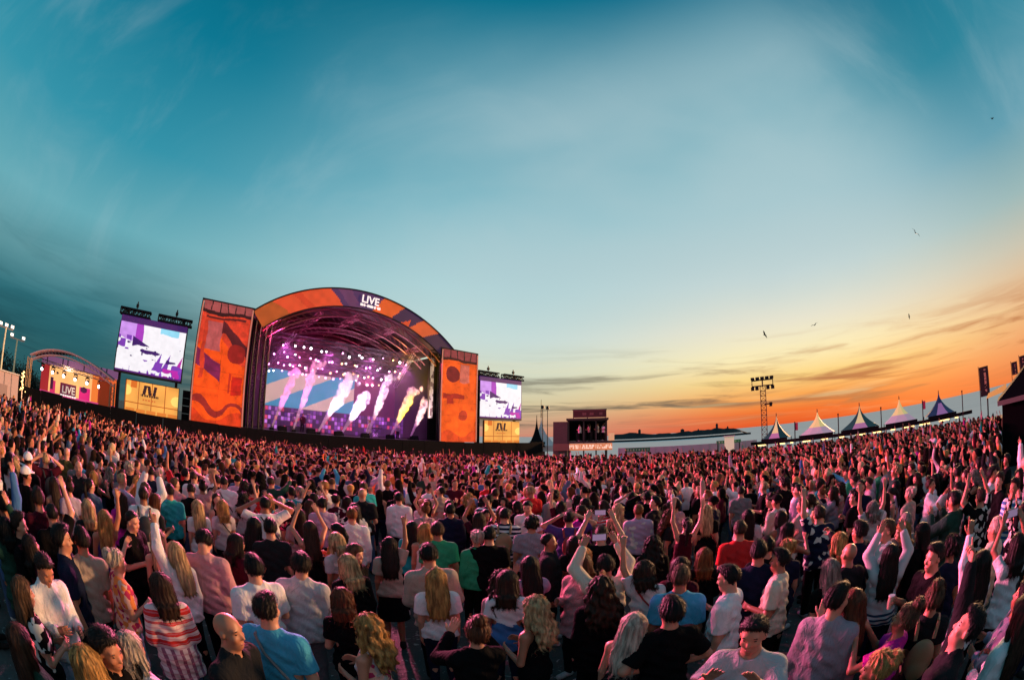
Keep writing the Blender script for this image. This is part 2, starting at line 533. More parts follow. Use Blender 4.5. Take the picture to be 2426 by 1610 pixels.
# side walls, back wall, deck
for x0, x1 in ((A0 + 0.05, A0 + 0.35), (A1 - 0.35, A1 - 0.05)):
    MB().box(x0, x1, 0.2, ROOFT, 0.0, AZ0 - 0.4).build('side_wall', M['black'], stage)
bw = [(A0 + .36, 0), (A1 - .36, 0)] + [(arc_pt(i / 30, .08, 0)[0], arc_pt(i / 30, .08, 0)[2]) for i in range(30, -1, -1)]
MB().add([(x, ROOFT - .2, z) for x, z in bw] + [(x, ROOFT - .05, z) for x, z in bw], [tuple(range(len(bw))), tuple(range(2 * len(bw) - 1, len(bw) - 1, -1))] +
         [(i, i + len(bw), (i + 1) % len(bw) + len(bw), (i + 1) % len(bw)) for i in range(len(bw))]).build('back_wall', mat('maroon backdrop', (.11, .018, .05), .9, noise=.5, nscale=1.5), stage)
MB().box(A0 - 0.1, A1 + 0.1, -0.2, ROOFT - 0.21, FLOOR - 0.35, FLOOR).build('deck', M['deck'], stage)
MB().box(A0, A1, -0.35, -0.22, -0.6, FLOOR - 0.02).build('skirt', M['black'], stage)
for x in (A0 + 0.75, A0 + 1.75, A1 - 0.8):
    MB().truss((x, 0.4, FLOOR), (x, 0.4, 11.4 if x < 10 else 11.2), 0.45, 0.05, 12).build('leg_truss', M['black_metal'], stage)
# pale lit edge column by the far tower
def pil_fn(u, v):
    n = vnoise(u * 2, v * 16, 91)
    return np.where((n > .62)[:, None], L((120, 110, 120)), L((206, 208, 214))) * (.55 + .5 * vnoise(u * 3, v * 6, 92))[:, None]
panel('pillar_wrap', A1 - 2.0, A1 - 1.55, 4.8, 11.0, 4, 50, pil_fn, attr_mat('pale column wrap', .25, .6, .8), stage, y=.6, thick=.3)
# under-truss carrying the lamps
M['truss_dark'] = mat('dark truss', (0.10, 0.07, 0.09), 0.45, 0.6)
for y, z in ((2.2, 11.0), (4.2, 10.4), (6.2, 9.7), (7.6, 9.1)):
    MB().truss((A0 + 2.2, y, z), (A1 - 2.2, y, z), 0.42, 0.035, 22).build('lamp_truss', M['truss_dark'], stage)
MB().truss((A0 + 2.4, 7.4, 7.4), (A0 + 4.6, 1.8, 11.3), 0.3, 0.03, 10).build('brace_truss', M['alu'], stage)
MB().truss((A1 - 2.4, 7.4, 8.4), (A1 - 3.4, 1.8, 11.3), 0.3, 0.03, 10).build('brace_truss', M['alu'], stage)

# back screen
def led_fn(u, v):
    teal, beige = L((20, 142, 178)), L((206, 170, 156))
    k = v - 1.25 * u
    return np.where((((k > .02) & (k < .52)) | ((k > -.84) & (k < -.50)))[:, None], beige, teal) * (0.9 + 0.15 * vnoise(u * 9, v * 5, 8))[:, None]


led = panel('back_screen', s_at(-33.7, 8), s_at(-21.3, 8), 4.85, 8.65, 160, 60, led_fn, M['screen'], stage, y=8.0)


def mosaic_fn(seed, cols):
    cols = [L(c) for c in cols]
    def fn(u, v):
        a = vnoise(np.floor(u * 46) * 7.3, np.floor(v * 5) * 3.1, seed); bq = vnoise(np.floor(u * 46) * 2.7 + 9, np.floor(v * 5) * 5.7, seed + 1)
        o = cols[0] * np.ones((len(u), 1))
        for i, c in enumerate(cols[1:]):
            o = np.where((a > 0.45 + 0.11 * i)[:, None], c, o)
        edge = ((u * 46) % 1 < .14) | ((v * 5) % 1 < .16)
        return np.where(edge[:, None], o * .12, o * (0.4 + 0.9 * bq)[:, None])
    return fn


panel('riser_front', s_at(-33.5, 7), s_at(-14.5, 7), FLOOR + 0.02, 4.75, 230, 25,
      mosaic_fn(4, ((36, 16, 60), (70, 30, 112), (130, 60, 170), (200, 120, 220), (226, 70, 110))), M['screen'], stage, y=7.0, thick=0.6)

# ------------------------------------------------------------------ stage lamps: each hangs from the trusses
def lamp_proto(lens):
    r = empty('stage_light', (0, 0, -50), 0, 'stage light', 'stage light')
    MB().tube((0, 0, 0), (0, 0, -0.10), 0.05).box(-0.16, 0.16, -0.10, 0.10, -0.20, -0.10).box(-0.18, -0.14, -0.04, 0.04, -0.46, -0.2).box(0.14, 0.18, -0.04, 0.04, -0.46, -0.2).build('yoke', M['black_metal'], r)
    MB().tube((0, 0.16, -0.36), (0, -0.14, -0.50), 0.10, 0.13, 12).build('lamp_head', M['black_metal'], r)
    MB().tube((0, -0.14, -0.50), (0, -0.165, -0.512), 0.12, 0.11, 12).build('lens', lens, r)
    return r


lab = {'white': 'white glowing moving stage light hanging under the dark arched stage roof',
       'pink': 'pink glowing moving stage light hanging under the dark arched stage roof',
       'warm': 'amber glowing moving stage light hanging under the dark arched stage roof'}
prot = {}
rl = random.Random(5)
for y, z, cnt in ((2.2, 10.75, 15), (4.2, 10.15, 21), (6.2, 9.45, 22), (7.6, 8.85, 20)):
    for k in range(cnt):
        x = A0 + 3.0 + (A1 - A0 - 6.4) * (k + 0.5 + rl.uniform(-.4, .4)) / cnt
        kind = rl.choices(('white', 'pink', 'warm'), (0.4, 0.52, 0.06 if x < AC else 0.22))[0]
        p = SP(x, y, z - rl.uniform(0, 0.3))
        if kind not in prot:
            o = prot[kind] = lamp_proto(M['lens_' + kind])
        else:
            o = copy_tree(prot[kind])
        o.location = p; o.rotation_euler = (0, 0, ROTS + rl.uniform(-.5, .5))
        o.scale = (rl.uniform(.55, .95),) * 3
        o['label'] = lab[kind]; o['group'] = '%s stage lights under the arched roof' % kind

# the light those lamps throw
def spot(name, p, target, power, col, size=70, blend=0.6, rad=0.35):
    d = bpy.data.lights.new(name, 'SPOT'); d.energy = power; d.color = col; d.spot_size = R(size); d.spot_blend = blend; d.shadow_soft_size = rad
    o = bpy.data.objects.new(name, d); COL.objects.link(o); o.location = p
    o.rotation_euler = (Vector(target) - Vector(p)).to_track_quat('-Z', 'Y').to_euler()
    return o


MAG, PNK = (1.0, 0.06, 0.26), (1.0, 0.30, 0.55)
for s, tgt in ((7, (-9, 4, 1.4)), (12, (-1, 5, 1.4)), (17, (5, 6, 1.4)), (22.5, (10, 7, 1.4))):
    spot('long_beam', SP(s, 0.4, 10.9), tgt, 78000, (1.0, 0.22, 0.36), 34, 0.9)
for s, tgt in ((8, (-18, 10, 0.5)), (12.5, (-6, 16, 0.5)), (17, (6, 18, 0.5)), (22, (14, 22, 0.5))):
    spot('stage_beam', SP(s, 0.6, 10.9), tgt, 30000, MAG, 100)
for s in (9, 13.5, 18, 22):
    spot('stage_wash', SP(s, 3.2, 10.6), SP(s, 4.2, FLOOR), 2400, (0.9, 0.16, 0.85), 110)
spot('back_wash', SP(12, 9.5, 8.9), SP(14, 2, 13), 1500, (1.0, 0.12, 0.38), 140)
spot('back_wash', SP(19, 9.5, 8.9), SP(17, 2, 13), 1500, (1.0, 0.14, 0.32), 140)

spot('back_glow', SP(20, 7.0, 8.6), SP(20.5, 11.0, 6.0), 900, (1.0, 0.12, 0.35), 140)
spot('back_glow', SP(11, 7.6, 9.2), SP(11, 11.0, 8.5), 900, (0.9, 0.14, 0.6), 150)
hz = bpy.data.materials.new('stage haze air'); hz.use_nodes = True
t = NT(hz.node_tree); hz.node_tree.nodes.clear()
pv = t.n('ShaderNodeVolumePrincipled'); pv.inputs['Density'].default_value = 0.022; pv.inputs['Color'].default_value = (.95, .9, .95, 1)
oo = t.n('ShaderNodeOutputMaterial'); hz.node_tree.links.new(pv.outputs[0], oo.inputs['Volume'])
tag(MB().box(A0 + .5, A1 - .5, 2.3, 7.7, FLOOR + .1, 11.4).build('stage_haze', hz, None, loc=SP(0), rotz=ROTS), 'thin lit haze hanging under the arched stage roof', 'haze', None, 'stuff')

# ------------------------------------------------------------------ banner towers beside the stage
def band(u, v, f, wdt): return np.abs(v - f(u)) < wdt


def mottle_and_glow(o, u, v, sd):
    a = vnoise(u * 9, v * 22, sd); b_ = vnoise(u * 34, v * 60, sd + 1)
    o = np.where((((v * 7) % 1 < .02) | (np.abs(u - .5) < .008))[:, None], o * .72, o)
    fold = 1 + .10 * np.sin(v * 44 + 9 * a) * (np.abs(u - .5) * 2) ** 2  # shading of cloth folds, painted into the banner colours
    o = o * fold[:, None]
    return o * (.62 + .42 * a + .22 * b_)[:, None] * (1.08 - .32 * v)[:, None]  # random mottle, times a painted glow: brighter at the foot, darker on top


def tower_l(u, v):
    u = u + .05 * (vnoise(u * 6, v * 12, 61) - .5); v0 = v; v = v + .035 * (vnoise(u * 5, v * 9, 62) - .5)
    n = vnoise(u * 3, v * 6, 2)
    o = L((246, 84, 18)) * (0.85 + 0.35 * n)[:, None]
    D, P, RD = L((112, 34, 50)), L((120, 30, 76)), L((200, 44, 22))
    o = np.where((v > .62 + .12 * np.sin(u * 5))[:, None], L((222, 66, 40)), o)
    o = np.where(((u > .16) & (u < .46) & (v > .60) & (v < .83))[:, None], L((190, 92, 92)), o)
    o = np.where(((u < .5) & (v < .60 - .22 * u) & (v > .47 - .25 * u))[:, None], P, o)
    o = np.where(((u > .08) & (u < .16) & (v > .35) & (v < .9))[:, None], L((206, 60, 36)), o)
    o = np.where(((u > .45) & (v < 1.02 - .36 * u) & (v > .88 - .33 * u + .04 * np.sin(u * 14)))[:, None], L((90, 26, 34)), o)
    r = np.hypot((u - .80) * 1.0, (v - .595) * 2.3)
    o = np.where((r < .19)[:, None], L((150, 30, 26)), o)
    o = np.where(((np.abs(u - .86) < .11) & (v > .26) & (v < .40))[:, None], L((196, 34, 20)), o)
    o = np.where(((np.abs(u - .70) < .025) & (v > .27) & (v < .42))[:, None], L((190, 44, 24)), o)
    w1 = .20 + .05 * np.sin(u * 9 + .4) - .06 * u
    o = np.where(((v < w1) & (v > w1 - .055 - .03 * np.sin(u * 6)))[:, None], L((150, 40, 34)), o)
    o = np.where((v < .07 + .05 * np.sin(u * 7 + 2))[:, None], L((206, 58, 22)), o)
    top = v > .90
    o = np.where(top[:, None], np.where(((u * 6 % 1) < .12)[:, None], L((30, 20, 24)), L((170, 84, 84))), o)
    o = np.where(((v > .895) & (v < .925))[:, None], L((54, 20, 24)), o)
    o = np.where(((v > .86) & (v < .88) & (u > .1) & (u < .9))[:, None], L((100, 30, 30)), o)
    return mottle_and_glow(o, u, v0, 81)


def tower_r(u, v):
    u = u + .05 * (vnoise(u * 6, v * 12, 63) - .5); v0 = v; v = v + .035 * (vnoise(u * 5, v * 9, 64) - .5)
    n = vnoise(u * 3 + 4, v * 6, 5)
    o = L((244, 92, 22)) * (0.85 + 0.35 * n)[:, None]
    r = np.hypot((u - .3) * 1.0, (v - .73) * 2.2)
    o = np.where((r < .2)[:, None], L((128, 30, 34)), o)
    o = np.where(((u > .5) & (u < .78) & (v > .66) & (v < .86))[:, None], L((214, 110, 92)), o)
    o = np.where(((u > .02) & (u < .62) & (v > .46) & (v < .52))[:, None], L((170, 40, 28)), o)
    o = np.where(((np.abs(u - .24) < .1) & (v > .4) & (v < .5))[:, None], L((186, 44, 28)), o)
    o = np.where((np.hypot(u - .62, (v - .3) * 2) < .13)[:, None], L((196, 60, 34)), o)
    o = np.where((v < .1 + .04 * np.sin(u * 8))[:, None], L((216, 70, 26)), o)
    o = np.where((v > .9)[:, None], np.where(((u * 5 % 1) < .14)[:, None], L((34, 20, 26)), L((150, 66, 70))), o)
    o = np.where(((v > .88) & (v < .91))[:, None], L((60, 20, 24)), o)
    return mottle_and_glow(o, u, v0, 85)


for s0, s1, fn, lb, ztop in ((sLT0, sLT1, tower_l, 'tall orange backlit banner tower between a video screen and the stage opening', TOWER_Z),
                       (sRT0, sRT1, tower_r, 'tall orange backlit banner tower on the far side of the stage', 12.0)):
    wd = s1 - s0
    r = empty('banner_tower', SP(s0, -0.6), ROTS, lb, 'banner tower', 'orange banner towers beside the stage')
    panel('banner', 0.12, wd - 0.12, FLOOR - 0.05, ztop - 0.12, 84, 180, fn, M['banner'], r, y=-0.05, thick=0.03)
    mb = MB()
    for x in (0.0, wd):
        mb.box(x - 0.1, x + 0.1, 0.0, 0.2, -0.5, ztop + 0.02)
    mb.box(0.1, wd - 0.1, 0.0, 0.2, ztop - 0.14, ztop + 0.02)
    for x in (0.0, wd):
        mb.box(x - 0.1, x + 0.1, 2.2, 2.4, -0.5, ztop + 0.02)
        mb.box(x - 0.06, x + 0.06, 0.2, 2.2, ztop - 0.14, ztop)
    mb.build('frame', M['black_metal'], r)
    MB().box(0.1, wd - 0.1, 2.2, 2.3, -0.5, ztop - 0.2).build('back_drape', M['black'], r)
    MB().truss((0.4, 1.1, ztop - 0.6), (wd - 0.4, 1.1, ztop - 0.6), 0.4, 0.04, 6).build('top_truss', M['alu'], r)
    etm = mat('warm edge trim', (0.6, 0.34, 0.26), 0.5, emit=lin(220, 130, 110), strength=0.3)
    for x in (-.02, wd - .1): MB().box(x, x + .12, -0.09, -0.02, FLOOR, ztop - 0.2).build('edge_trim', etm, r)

# ------------------------------------------------------------------ side video screens
def vid_fn(u, v):
    W_, LAV, PUR, DP, MG, BL = L((250, 246, 252)), L((208, 150, 240)), L((126, 60, 178)), L((62, 24, 104)), L((190, 40, 170)), L((150, 220, 245))
    n = vnoise(u * 6, v * 6, 21); n2 = vnoise(u * 13, v * 13, 22); n3 = vnoise(u * 9 + 3, v * 5, 25)
    o = W_ * np.ones((len(u), 1))
    o = np.where(((u < .28) & (v > .72 - .1 * n))[:, None], LAV * (0.8 + .3 * n2)[:, None], o)
    o = np.where(((u < .2) & (v > .45) & (v < .74) & (n2 > .5))[:, None], PUR, o)
    o = np.where(((u > .25) & (u < .33 + .05 * n) & (v > .62))[:, None], L((170, 60, 190)), o)
    o = np.where(((u > .62) & (u < .9) & (v > .84 + .06 * n))[:, None], BL, o)
    d = (np.abs(v - (.78 - .62 * u)) < .10) & (n2 > .56) & (u > .22) & (u < .6)
    o = np.where(d[:, None], DP, o)
    for cx in (.62, .75, .93):                       # leaning plumes on the screen
        o = np.where(((np.abs(u - cx - (v - .2) * .22) < .05 * (1 - (v - .12) / .38)) & (v > .12) & (v < .5))[:, None], PUR if cx < .9 else MG, o)
    o = np.where(((v < .3) & (n3 > .62) & (u > .3))[:, None], PUR, o)
    o = np.where(((u > .72) & (v < .2) & (n2 > .42))[:, None], MG, o)
    hands = vnoise(u * 26, v * 5 + 3, 27) * .5 + vnoise(u * 60, v * 9, 28) * .3
    o = np.where(((v < .30 - .16 * np.abs(u - .7)) & (hands > .47 + v * .5) & (u > .12))[:, None], PUR * (.5 + n)[:, None], o)
    o = np.where(((v > .3) & (v < .62) & (vnoise(u * 18, v * 15, 29) > .80))[:, None], DP, o)
    o = np.where((v < .035)[:, None], L((90, 30, 120)), o)
    o = o * np.where(((u * 12) % 1 < .03) | ((v * 8) % 1 < .04), .97, 1.0)[:, None] * (.95 + .1 * vnoise(u * 24, v * 18, 30))[:, None]
    return o * (.94 + .08 * n3)[:, None]


def low_fn(u, v):
    n = vnoise(u * 7, v * 4, 31)
    o = L((246, 176, 84)) * (0.8 + .35 * n)[:, None]
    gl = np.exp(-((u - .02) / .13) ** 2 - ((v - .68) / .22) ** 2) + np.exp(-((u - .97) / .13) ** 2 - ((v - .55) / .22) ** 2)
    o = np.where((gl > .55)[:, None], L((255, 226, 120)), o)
    o = np.where((((u * 4) % 1 < .06) | (np.abs(v - .3) < .02))[:, None], L((180, 98, 40)), o)
    o = np.where(((u > .1) & (u < .22) & (v > .78))[:, None], L((214, 112, 40)), o)
    for cx, wd, sl in ((.37, .03, .1), (.46, .03, -.1), (.56, .028, .08)):   # leaning dark strokes of the emblem
        o = np.where(((np.abs(u - cx - (v - .75) * sl) < wd) & (v > .62) & (v < .92))[:, None], L((52, 30, 36)), o)
    o = np.where(((u > .3) & (u < .64) & (v > .55) & (v < .61) & ((u * 22) % 1 < .75))[:, None], L((70, 38, 30)), o)
    o = np.where(((u > .34) & (u < .58) & (v > .41) & (v < .46) & ((u * 18) % 1 < .7))[:, None], L((206, 108, 50)), o)
    o = np.where(((v < .12) & ((u * 5) % 1 > .12))[:, None], L((222, 128, 52)), o)
    return o


def video(sa, sb, zb, zt, la, lb, lzt, lbl, lbl2):
    r = empty('video_screen', SP(sa, -0.2), ROTS, lbl, 'video screen', 'video screens beside the stage')
    wd = sb - sa
    panel('display', 0.1, wd - 0.1, zb, zt, 190, 124, vid_fn, M['screen'], r, y=-0.1, thick=0.2)
    mb = MB().box(0, wd, 0.12, 0.5, zb - 0.15, zt + 0.55)
    mb.box(0, 0.09, -0.08, 0.11, zb, zt).box(wd - 0.09, wd, -0.08, 0.11, zb, zt).box(0, wd, -0.08, 0.11, zb - 0.14, zb - 0.01)
    mb.build('housing', M['ledframe'], r)
    MB().box(0.05, wd - 0.05, -0.09, 0.11, zt + 0.02, zt + 0.5).build('header', mat('purple lit header', (0.05, 0.02, 0.09), 0.6, emit=lin(60, 26, 96), strength=0.8), r)
    for x0, x1 in ((0.0, wd * 0.42), (wd * 0.58, wd * 1.03)):
        mb = MB()
        mb.truss((x0 - 0.2, 0.1, zt + .82), (x1 + 0.1, 0.1, zt + .82), 0.46, 0.085, 7)
        mb.tube(((x0 + x1) / 2, 0.1, zt + 1.2), ((x0 + x1) / 2, 0.1, zt + 1.75), 0.06)
        mb.box((x0 + x1) / 2 - .12, (x0 + x1) / 2 + .12, 0, .2, zt + 1.3, zt + 1.55)
        for x in (x0 + 0.4, x1 - 0.4): mb.tube((x, 0.1, zt + 0.5), (x, 0.1, zt + 0.85), 0.04)
        mb.build('hoist_truss', M['black_metal'], r)
    for x in (0.5, wd - 0.5): MB().box(x - 0.12, x + 0.12, 0.55, 0.8, -0.5, zt + 1.1).build('mast', M['black_metal'], r)
    # printed, lit board below
    q = empty('sponsor_board', SP(la, -0.35), ROTS, lbl2, 'lit board', 'amber boards under the video screens')
    w2 = lb - la
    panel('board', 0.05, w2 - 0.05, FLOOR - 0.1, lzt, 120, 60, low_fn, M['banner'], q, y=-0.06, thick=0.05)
    MB().box(0, w2, 0.0, 0.12, FLOOR - 0.2, lzt + 0.05).build('frame', M['black_metal'], q)
    for x in (0.3, w2 - 0.3): MB().box(x - .06, x + .06, .13, .25, -0.5, lzt).build('leg', M['black_metal'], q)


video(s_at(-55.6), s_at(-45.5), 5.35, 9.15, s_at(-53.6), s_at(-45.7), 4.75,
      'large video screen with white and purple picture between small stage and orange tower',
      'glowing amber printed board under the screen beside the small stage')
video(s_at(-4.55), s_at(1.15), 5.15, 9.2, s_at(-4.0), s_at(0.8), 4.85,
      'smaller looking video screen with white and purple picture beside the pointed tent',
      'glowing amber printed board under the screen beside the pointed tent')

# loudspeaker wall between left screen and tower, black hoarding along the whole front
r = empty('speaker_stack', SP(s_at(-45.3) + 0.05, 0.4), ROTS, 'black loudspeaker stack between video screen and orange banner tower', 'speaker stack')
mb = MB()
for k in range(5): mb.box(0.0, 0.85, 0, 0.9, FLOOR - .8 + k * 0.62, FLOOR - .8 + k * 0.62 + 0.58)
mb.build('cabinet', M['black'], r)
MB().box(0.05, 0.8, 0.1, 0.8, -0.5, FLOOR - 0.82).build('riser', M['black'], r)
mb = MB()
s = -19.0
while s < 36.8:
    mb.box(s, s + 2.36, -1.7, -1.62, -0.6, FLOOR - 0.05 + 0.05 * math.sin(s * 7)); s += 2.4
tag(mb.build('hoarding', M['black'], None, loc=SP(0), rotz=ROTS), 'long black cloth hoarding running below the stages in front of the crowd', 'hoarding')

# ------------------------------------------------------------------ small stage
ss = empty('small_stage', SP(-17.2, 1.2), ROTS, 'small side stage with low curved roof and warm orange backdrop', 'stage')
SW = 9.6
M['backdrop_glow'] = attr_mat('lit backdrop', 1.15, .7, .4)  # emission added to backdrop and header, standing in for warm stage light
def sarc(u, off, y, sag=1.15):
    x = SW * u
    return (x, y, 4.75 + sag * 4 * u * (1 - u) * (1 + .25 * (0.5 - u)) - off + (0.25 if u < .5 else 0) * 0 + (0.25 - 0.5 * u))


for y in (0.0, 0.6):
    MB().path([sarc(i / 24, 0, y) for i in range(25)], 0.07, 5).path([sarc(i / 24, 0.42, y) for i in range(25)], 0.05, 5).build('arch_truss', mat('pink glow truss', (0.62, 0.36, 0.36), 0.4, 0.3, emit=lin(200, 120, 110), strength=.25), ss)  # pink stage light put into the truss colour, with added emission
mb = MB()
for i in range(24): mb.tube(sarc(i / 24, 0, 0), sarc((i + 1) / 24, .42, 0), 0.03, n=4)
mb.build('lacing', M['alu'], ss)
vv, ff = [], []
for y in (0.05, 4.0):
    for i in range(25): vv.append(sarc(i / 24, -0.08, y))
for i in range(24): ff.append((i, 25 + i, 26 + i, i + 1))
link('roof', new_mesh('roof', vv, ff, True), M['roofskin'], ss)
wpost = mat('warm lit post', (0.5, 0.34, 0.2), 0.5, 0.2)
for x in (0.0, SW):
    MB().truss((x, 0.1, -0.5), (x, 0.1, 4.8 if x == 0 else 4.3), 0.4, 0.045, 9).build('post', wpost, ss)
MB().box(0.1, SW, 0.0, 3.9, 1.9, 2.2).build('deck', M['deck'], ss)


def sback(u, v):
    n = vnoise(u * 8, v * 5, 40)
    o = L((240, 176, 110)) * (.85 + .25 * n)[:, None]
    o = np.where((u > .70)[:, None], L((226, 116, 50)), o)
    o = np.where((u > .78)[:, None], L((156, 42, 34)), o)
    o = np.where((u > .86)[:, None], L((220, 96, 44)), o)
    o = np.where((u < .12)[:, None], L((150, 36, 40)), o)
    o = np.where(((u > .14) & (u < .22) & (v < .5))[:, None], L((190, 40, 90)), o)
    o = np.where(((u > .145) & (u < .18) & (v < .6) & (v > .2))[:, None], L((60, 20, 50)), o)
    o = np.where(((u > .54) & (u < .68) & (v < .5))[:, None], L((206, 34, 110)), o)
    o = np.where((np.hypot((u - .6) * 2.2, v - .42) < .1)[:, None], L((70, 18, 60)), o)
    o = np.where(((u > .28) & (u < .50) & (v < .50))[:, None], L((96, 30, 52)), o)
    o = np.where((np.hypot((u - .23) * 3, v - .78) < .05)[:, None], L((60, 40, 40)), o)
    o = np.where((v < .1)[:, None], L((196, 60, 120)), o)
    return o


panel('backdrop', 0.5, SW - 0.15, 2.2, 4.75, 120, 50, sback, M['backdrop_glow'], ss, y=2.6)
panel('header', 0.3, SW - 0.1, 4.76, 5.5, 60, 8, lambda u, v: np.where(((u * 14) % 1 < .1)[:, None], L((40, 26, 44)), L((110, 70, 104))), M['backdrop_glow'], ss, y=2.9)
text('lettering', 'LIVE', 0.86, M['sign_text'], ss, (4.1, 2.5, 2.66))
mb = MB()
for k in range(7): mb.box(3.15 + k * .28, 3.15 + k * .28 + .2, 2.5, 2.54, 2.38, 2.52)
mb.box(3.15, 5.1, 2.52, 2.55, 2.43, 2.46).build('subtitle_line', M['white_text'], ss)
MB().box(0.2, SW, 3.85, 3.95, -0.5, 5.3).build('back_wall', M['black'], ss)
MB().truss((0.5, 1.2, 4.85), (SW - 0.4, 1.2, 4.45), 0.3, 0.035, 10).build('lamp_truss', M['alu'], ss)
MB().box(8.2, 9.5, 0.25, 0.35, 2.2, 4.3).build('side_banner', mat('orange side banner', lin(190, 70, 30), 0.7, emit=lin(190, 70, 30), strength=0.25), ss)
for k in range(6):
    o = copy_tree(prot['white'])
    p = SP(-17.2 + 1.2 + k * 1.35, 1.2 + 1.2, 4.75 - 0.07 * k)
    o.location = p; o.rotation_euler = (0, 0, ROTS); o.scale = (1.2,) * 3
    o['label'] = 'bright white stage light in the row above the small side stage'; o['group'] = 'lights above the small stage'
spot('small_stage_wash', SP(-13, 1.6, 5.0), SP(-13, 3.8, 2.6), 350, (1.0, 0.6, 0.35), 140)
spot('small_stage_beam', SP(-13, 0.8, 5.2), (-16, 4, 0), 2600, (1.0, 0.28, 0.16), 100)

# ------------------------------------------------------------------ band kit on the main stage
def wedge(name, s, t, w, d, h, label):
    mb = MB().add([(0, 0, 0), (w, 0, 0), (w, d, 0), (0, d, 0), (0.02, d * .35, h), (w - 0.02, d * .35, h), (w, d, h * .8), (0, d, h * .8)],
                  [(3, 2, 1, 0), (0, 1, 5, 4), (4, 5, 6, 7), (2, 3, 7, 6), (1, 2, 6, 5), (3, 0, 4, 7)])
    o = mb.build(name, M['black'], None, loc=SP(s, t, FLOOR + .004), rotz=ROTS)
    return tag(o, label, 'speaker', 'monitor wedges along the stage edge')


for k in range(6): wedge('monitor_wedge', 8.2 + k * 2.7, 0.5, 0.8, 0.5, 0.42, 'black monitor wedge speaker on the stage edge below the smoke jets')
dk = empty('drum_kit', SP(11.4, 5.0, FLOOR), ROTS, 'drum kit with cymbals in front of the purple riser panels', 'drum kit')
drm = mat('drum shell', (0.35, 0.3, 0.36), 0.3, 0.2); cym = mat('cymbal brass', (0.7, 0.5, 0.25), 0.3, 0.9)
MB().box(-1.3, 1.3, -1, 1, 0.004, .5).build('riser', M['deck'], dk)
MB().tube((0, -.55, .85), (0, -.1, .85), .32, n=20).build('bass_drum', drm, dk)
for x, z in ((-.35, 1.35), (.35, 1.35), (.75, 1.0), (-.75, 1.1)): MB().tube((x, -.3, z), (x, -.25, z + .3), .2, n=16).tube((x, 0, .5), (x, -.2, z), .02).build('tom_drum', drm, dk)
for x, z in ((-.9, 1.75), (.9, 1.8), (-.4, 1.95)): MB().tube((x, 0, z), (x, .0, z + .03), .28, .05, 16).tube((x, 0, .5), (x, 0, z), .015).build('cymbal', cym, dk)
for k, (s, t) in enumerate(((19.6, 4.6),)):
    kb = empty('keyboard', SP(s, t, FLOOR), ROTS, 'black keyboard on a crossed stand behind the amber smoke jet', 'keyboard')
    MB().box(-.7, .7, -.18, .18, .95, 1.06).build('case', M['black_metal'], kb)
    MB().box(-.64, .64, -.17, 0, 1.061, 1.075).build('keys', M['white_vinyl'], kb)
    MB().tube((-.5, 0, .004), (.4, 0, .95), .03).tube((.5, .06, .004), (-.4, .06, .95), .03).build('stand', M['black_metal'], kb)
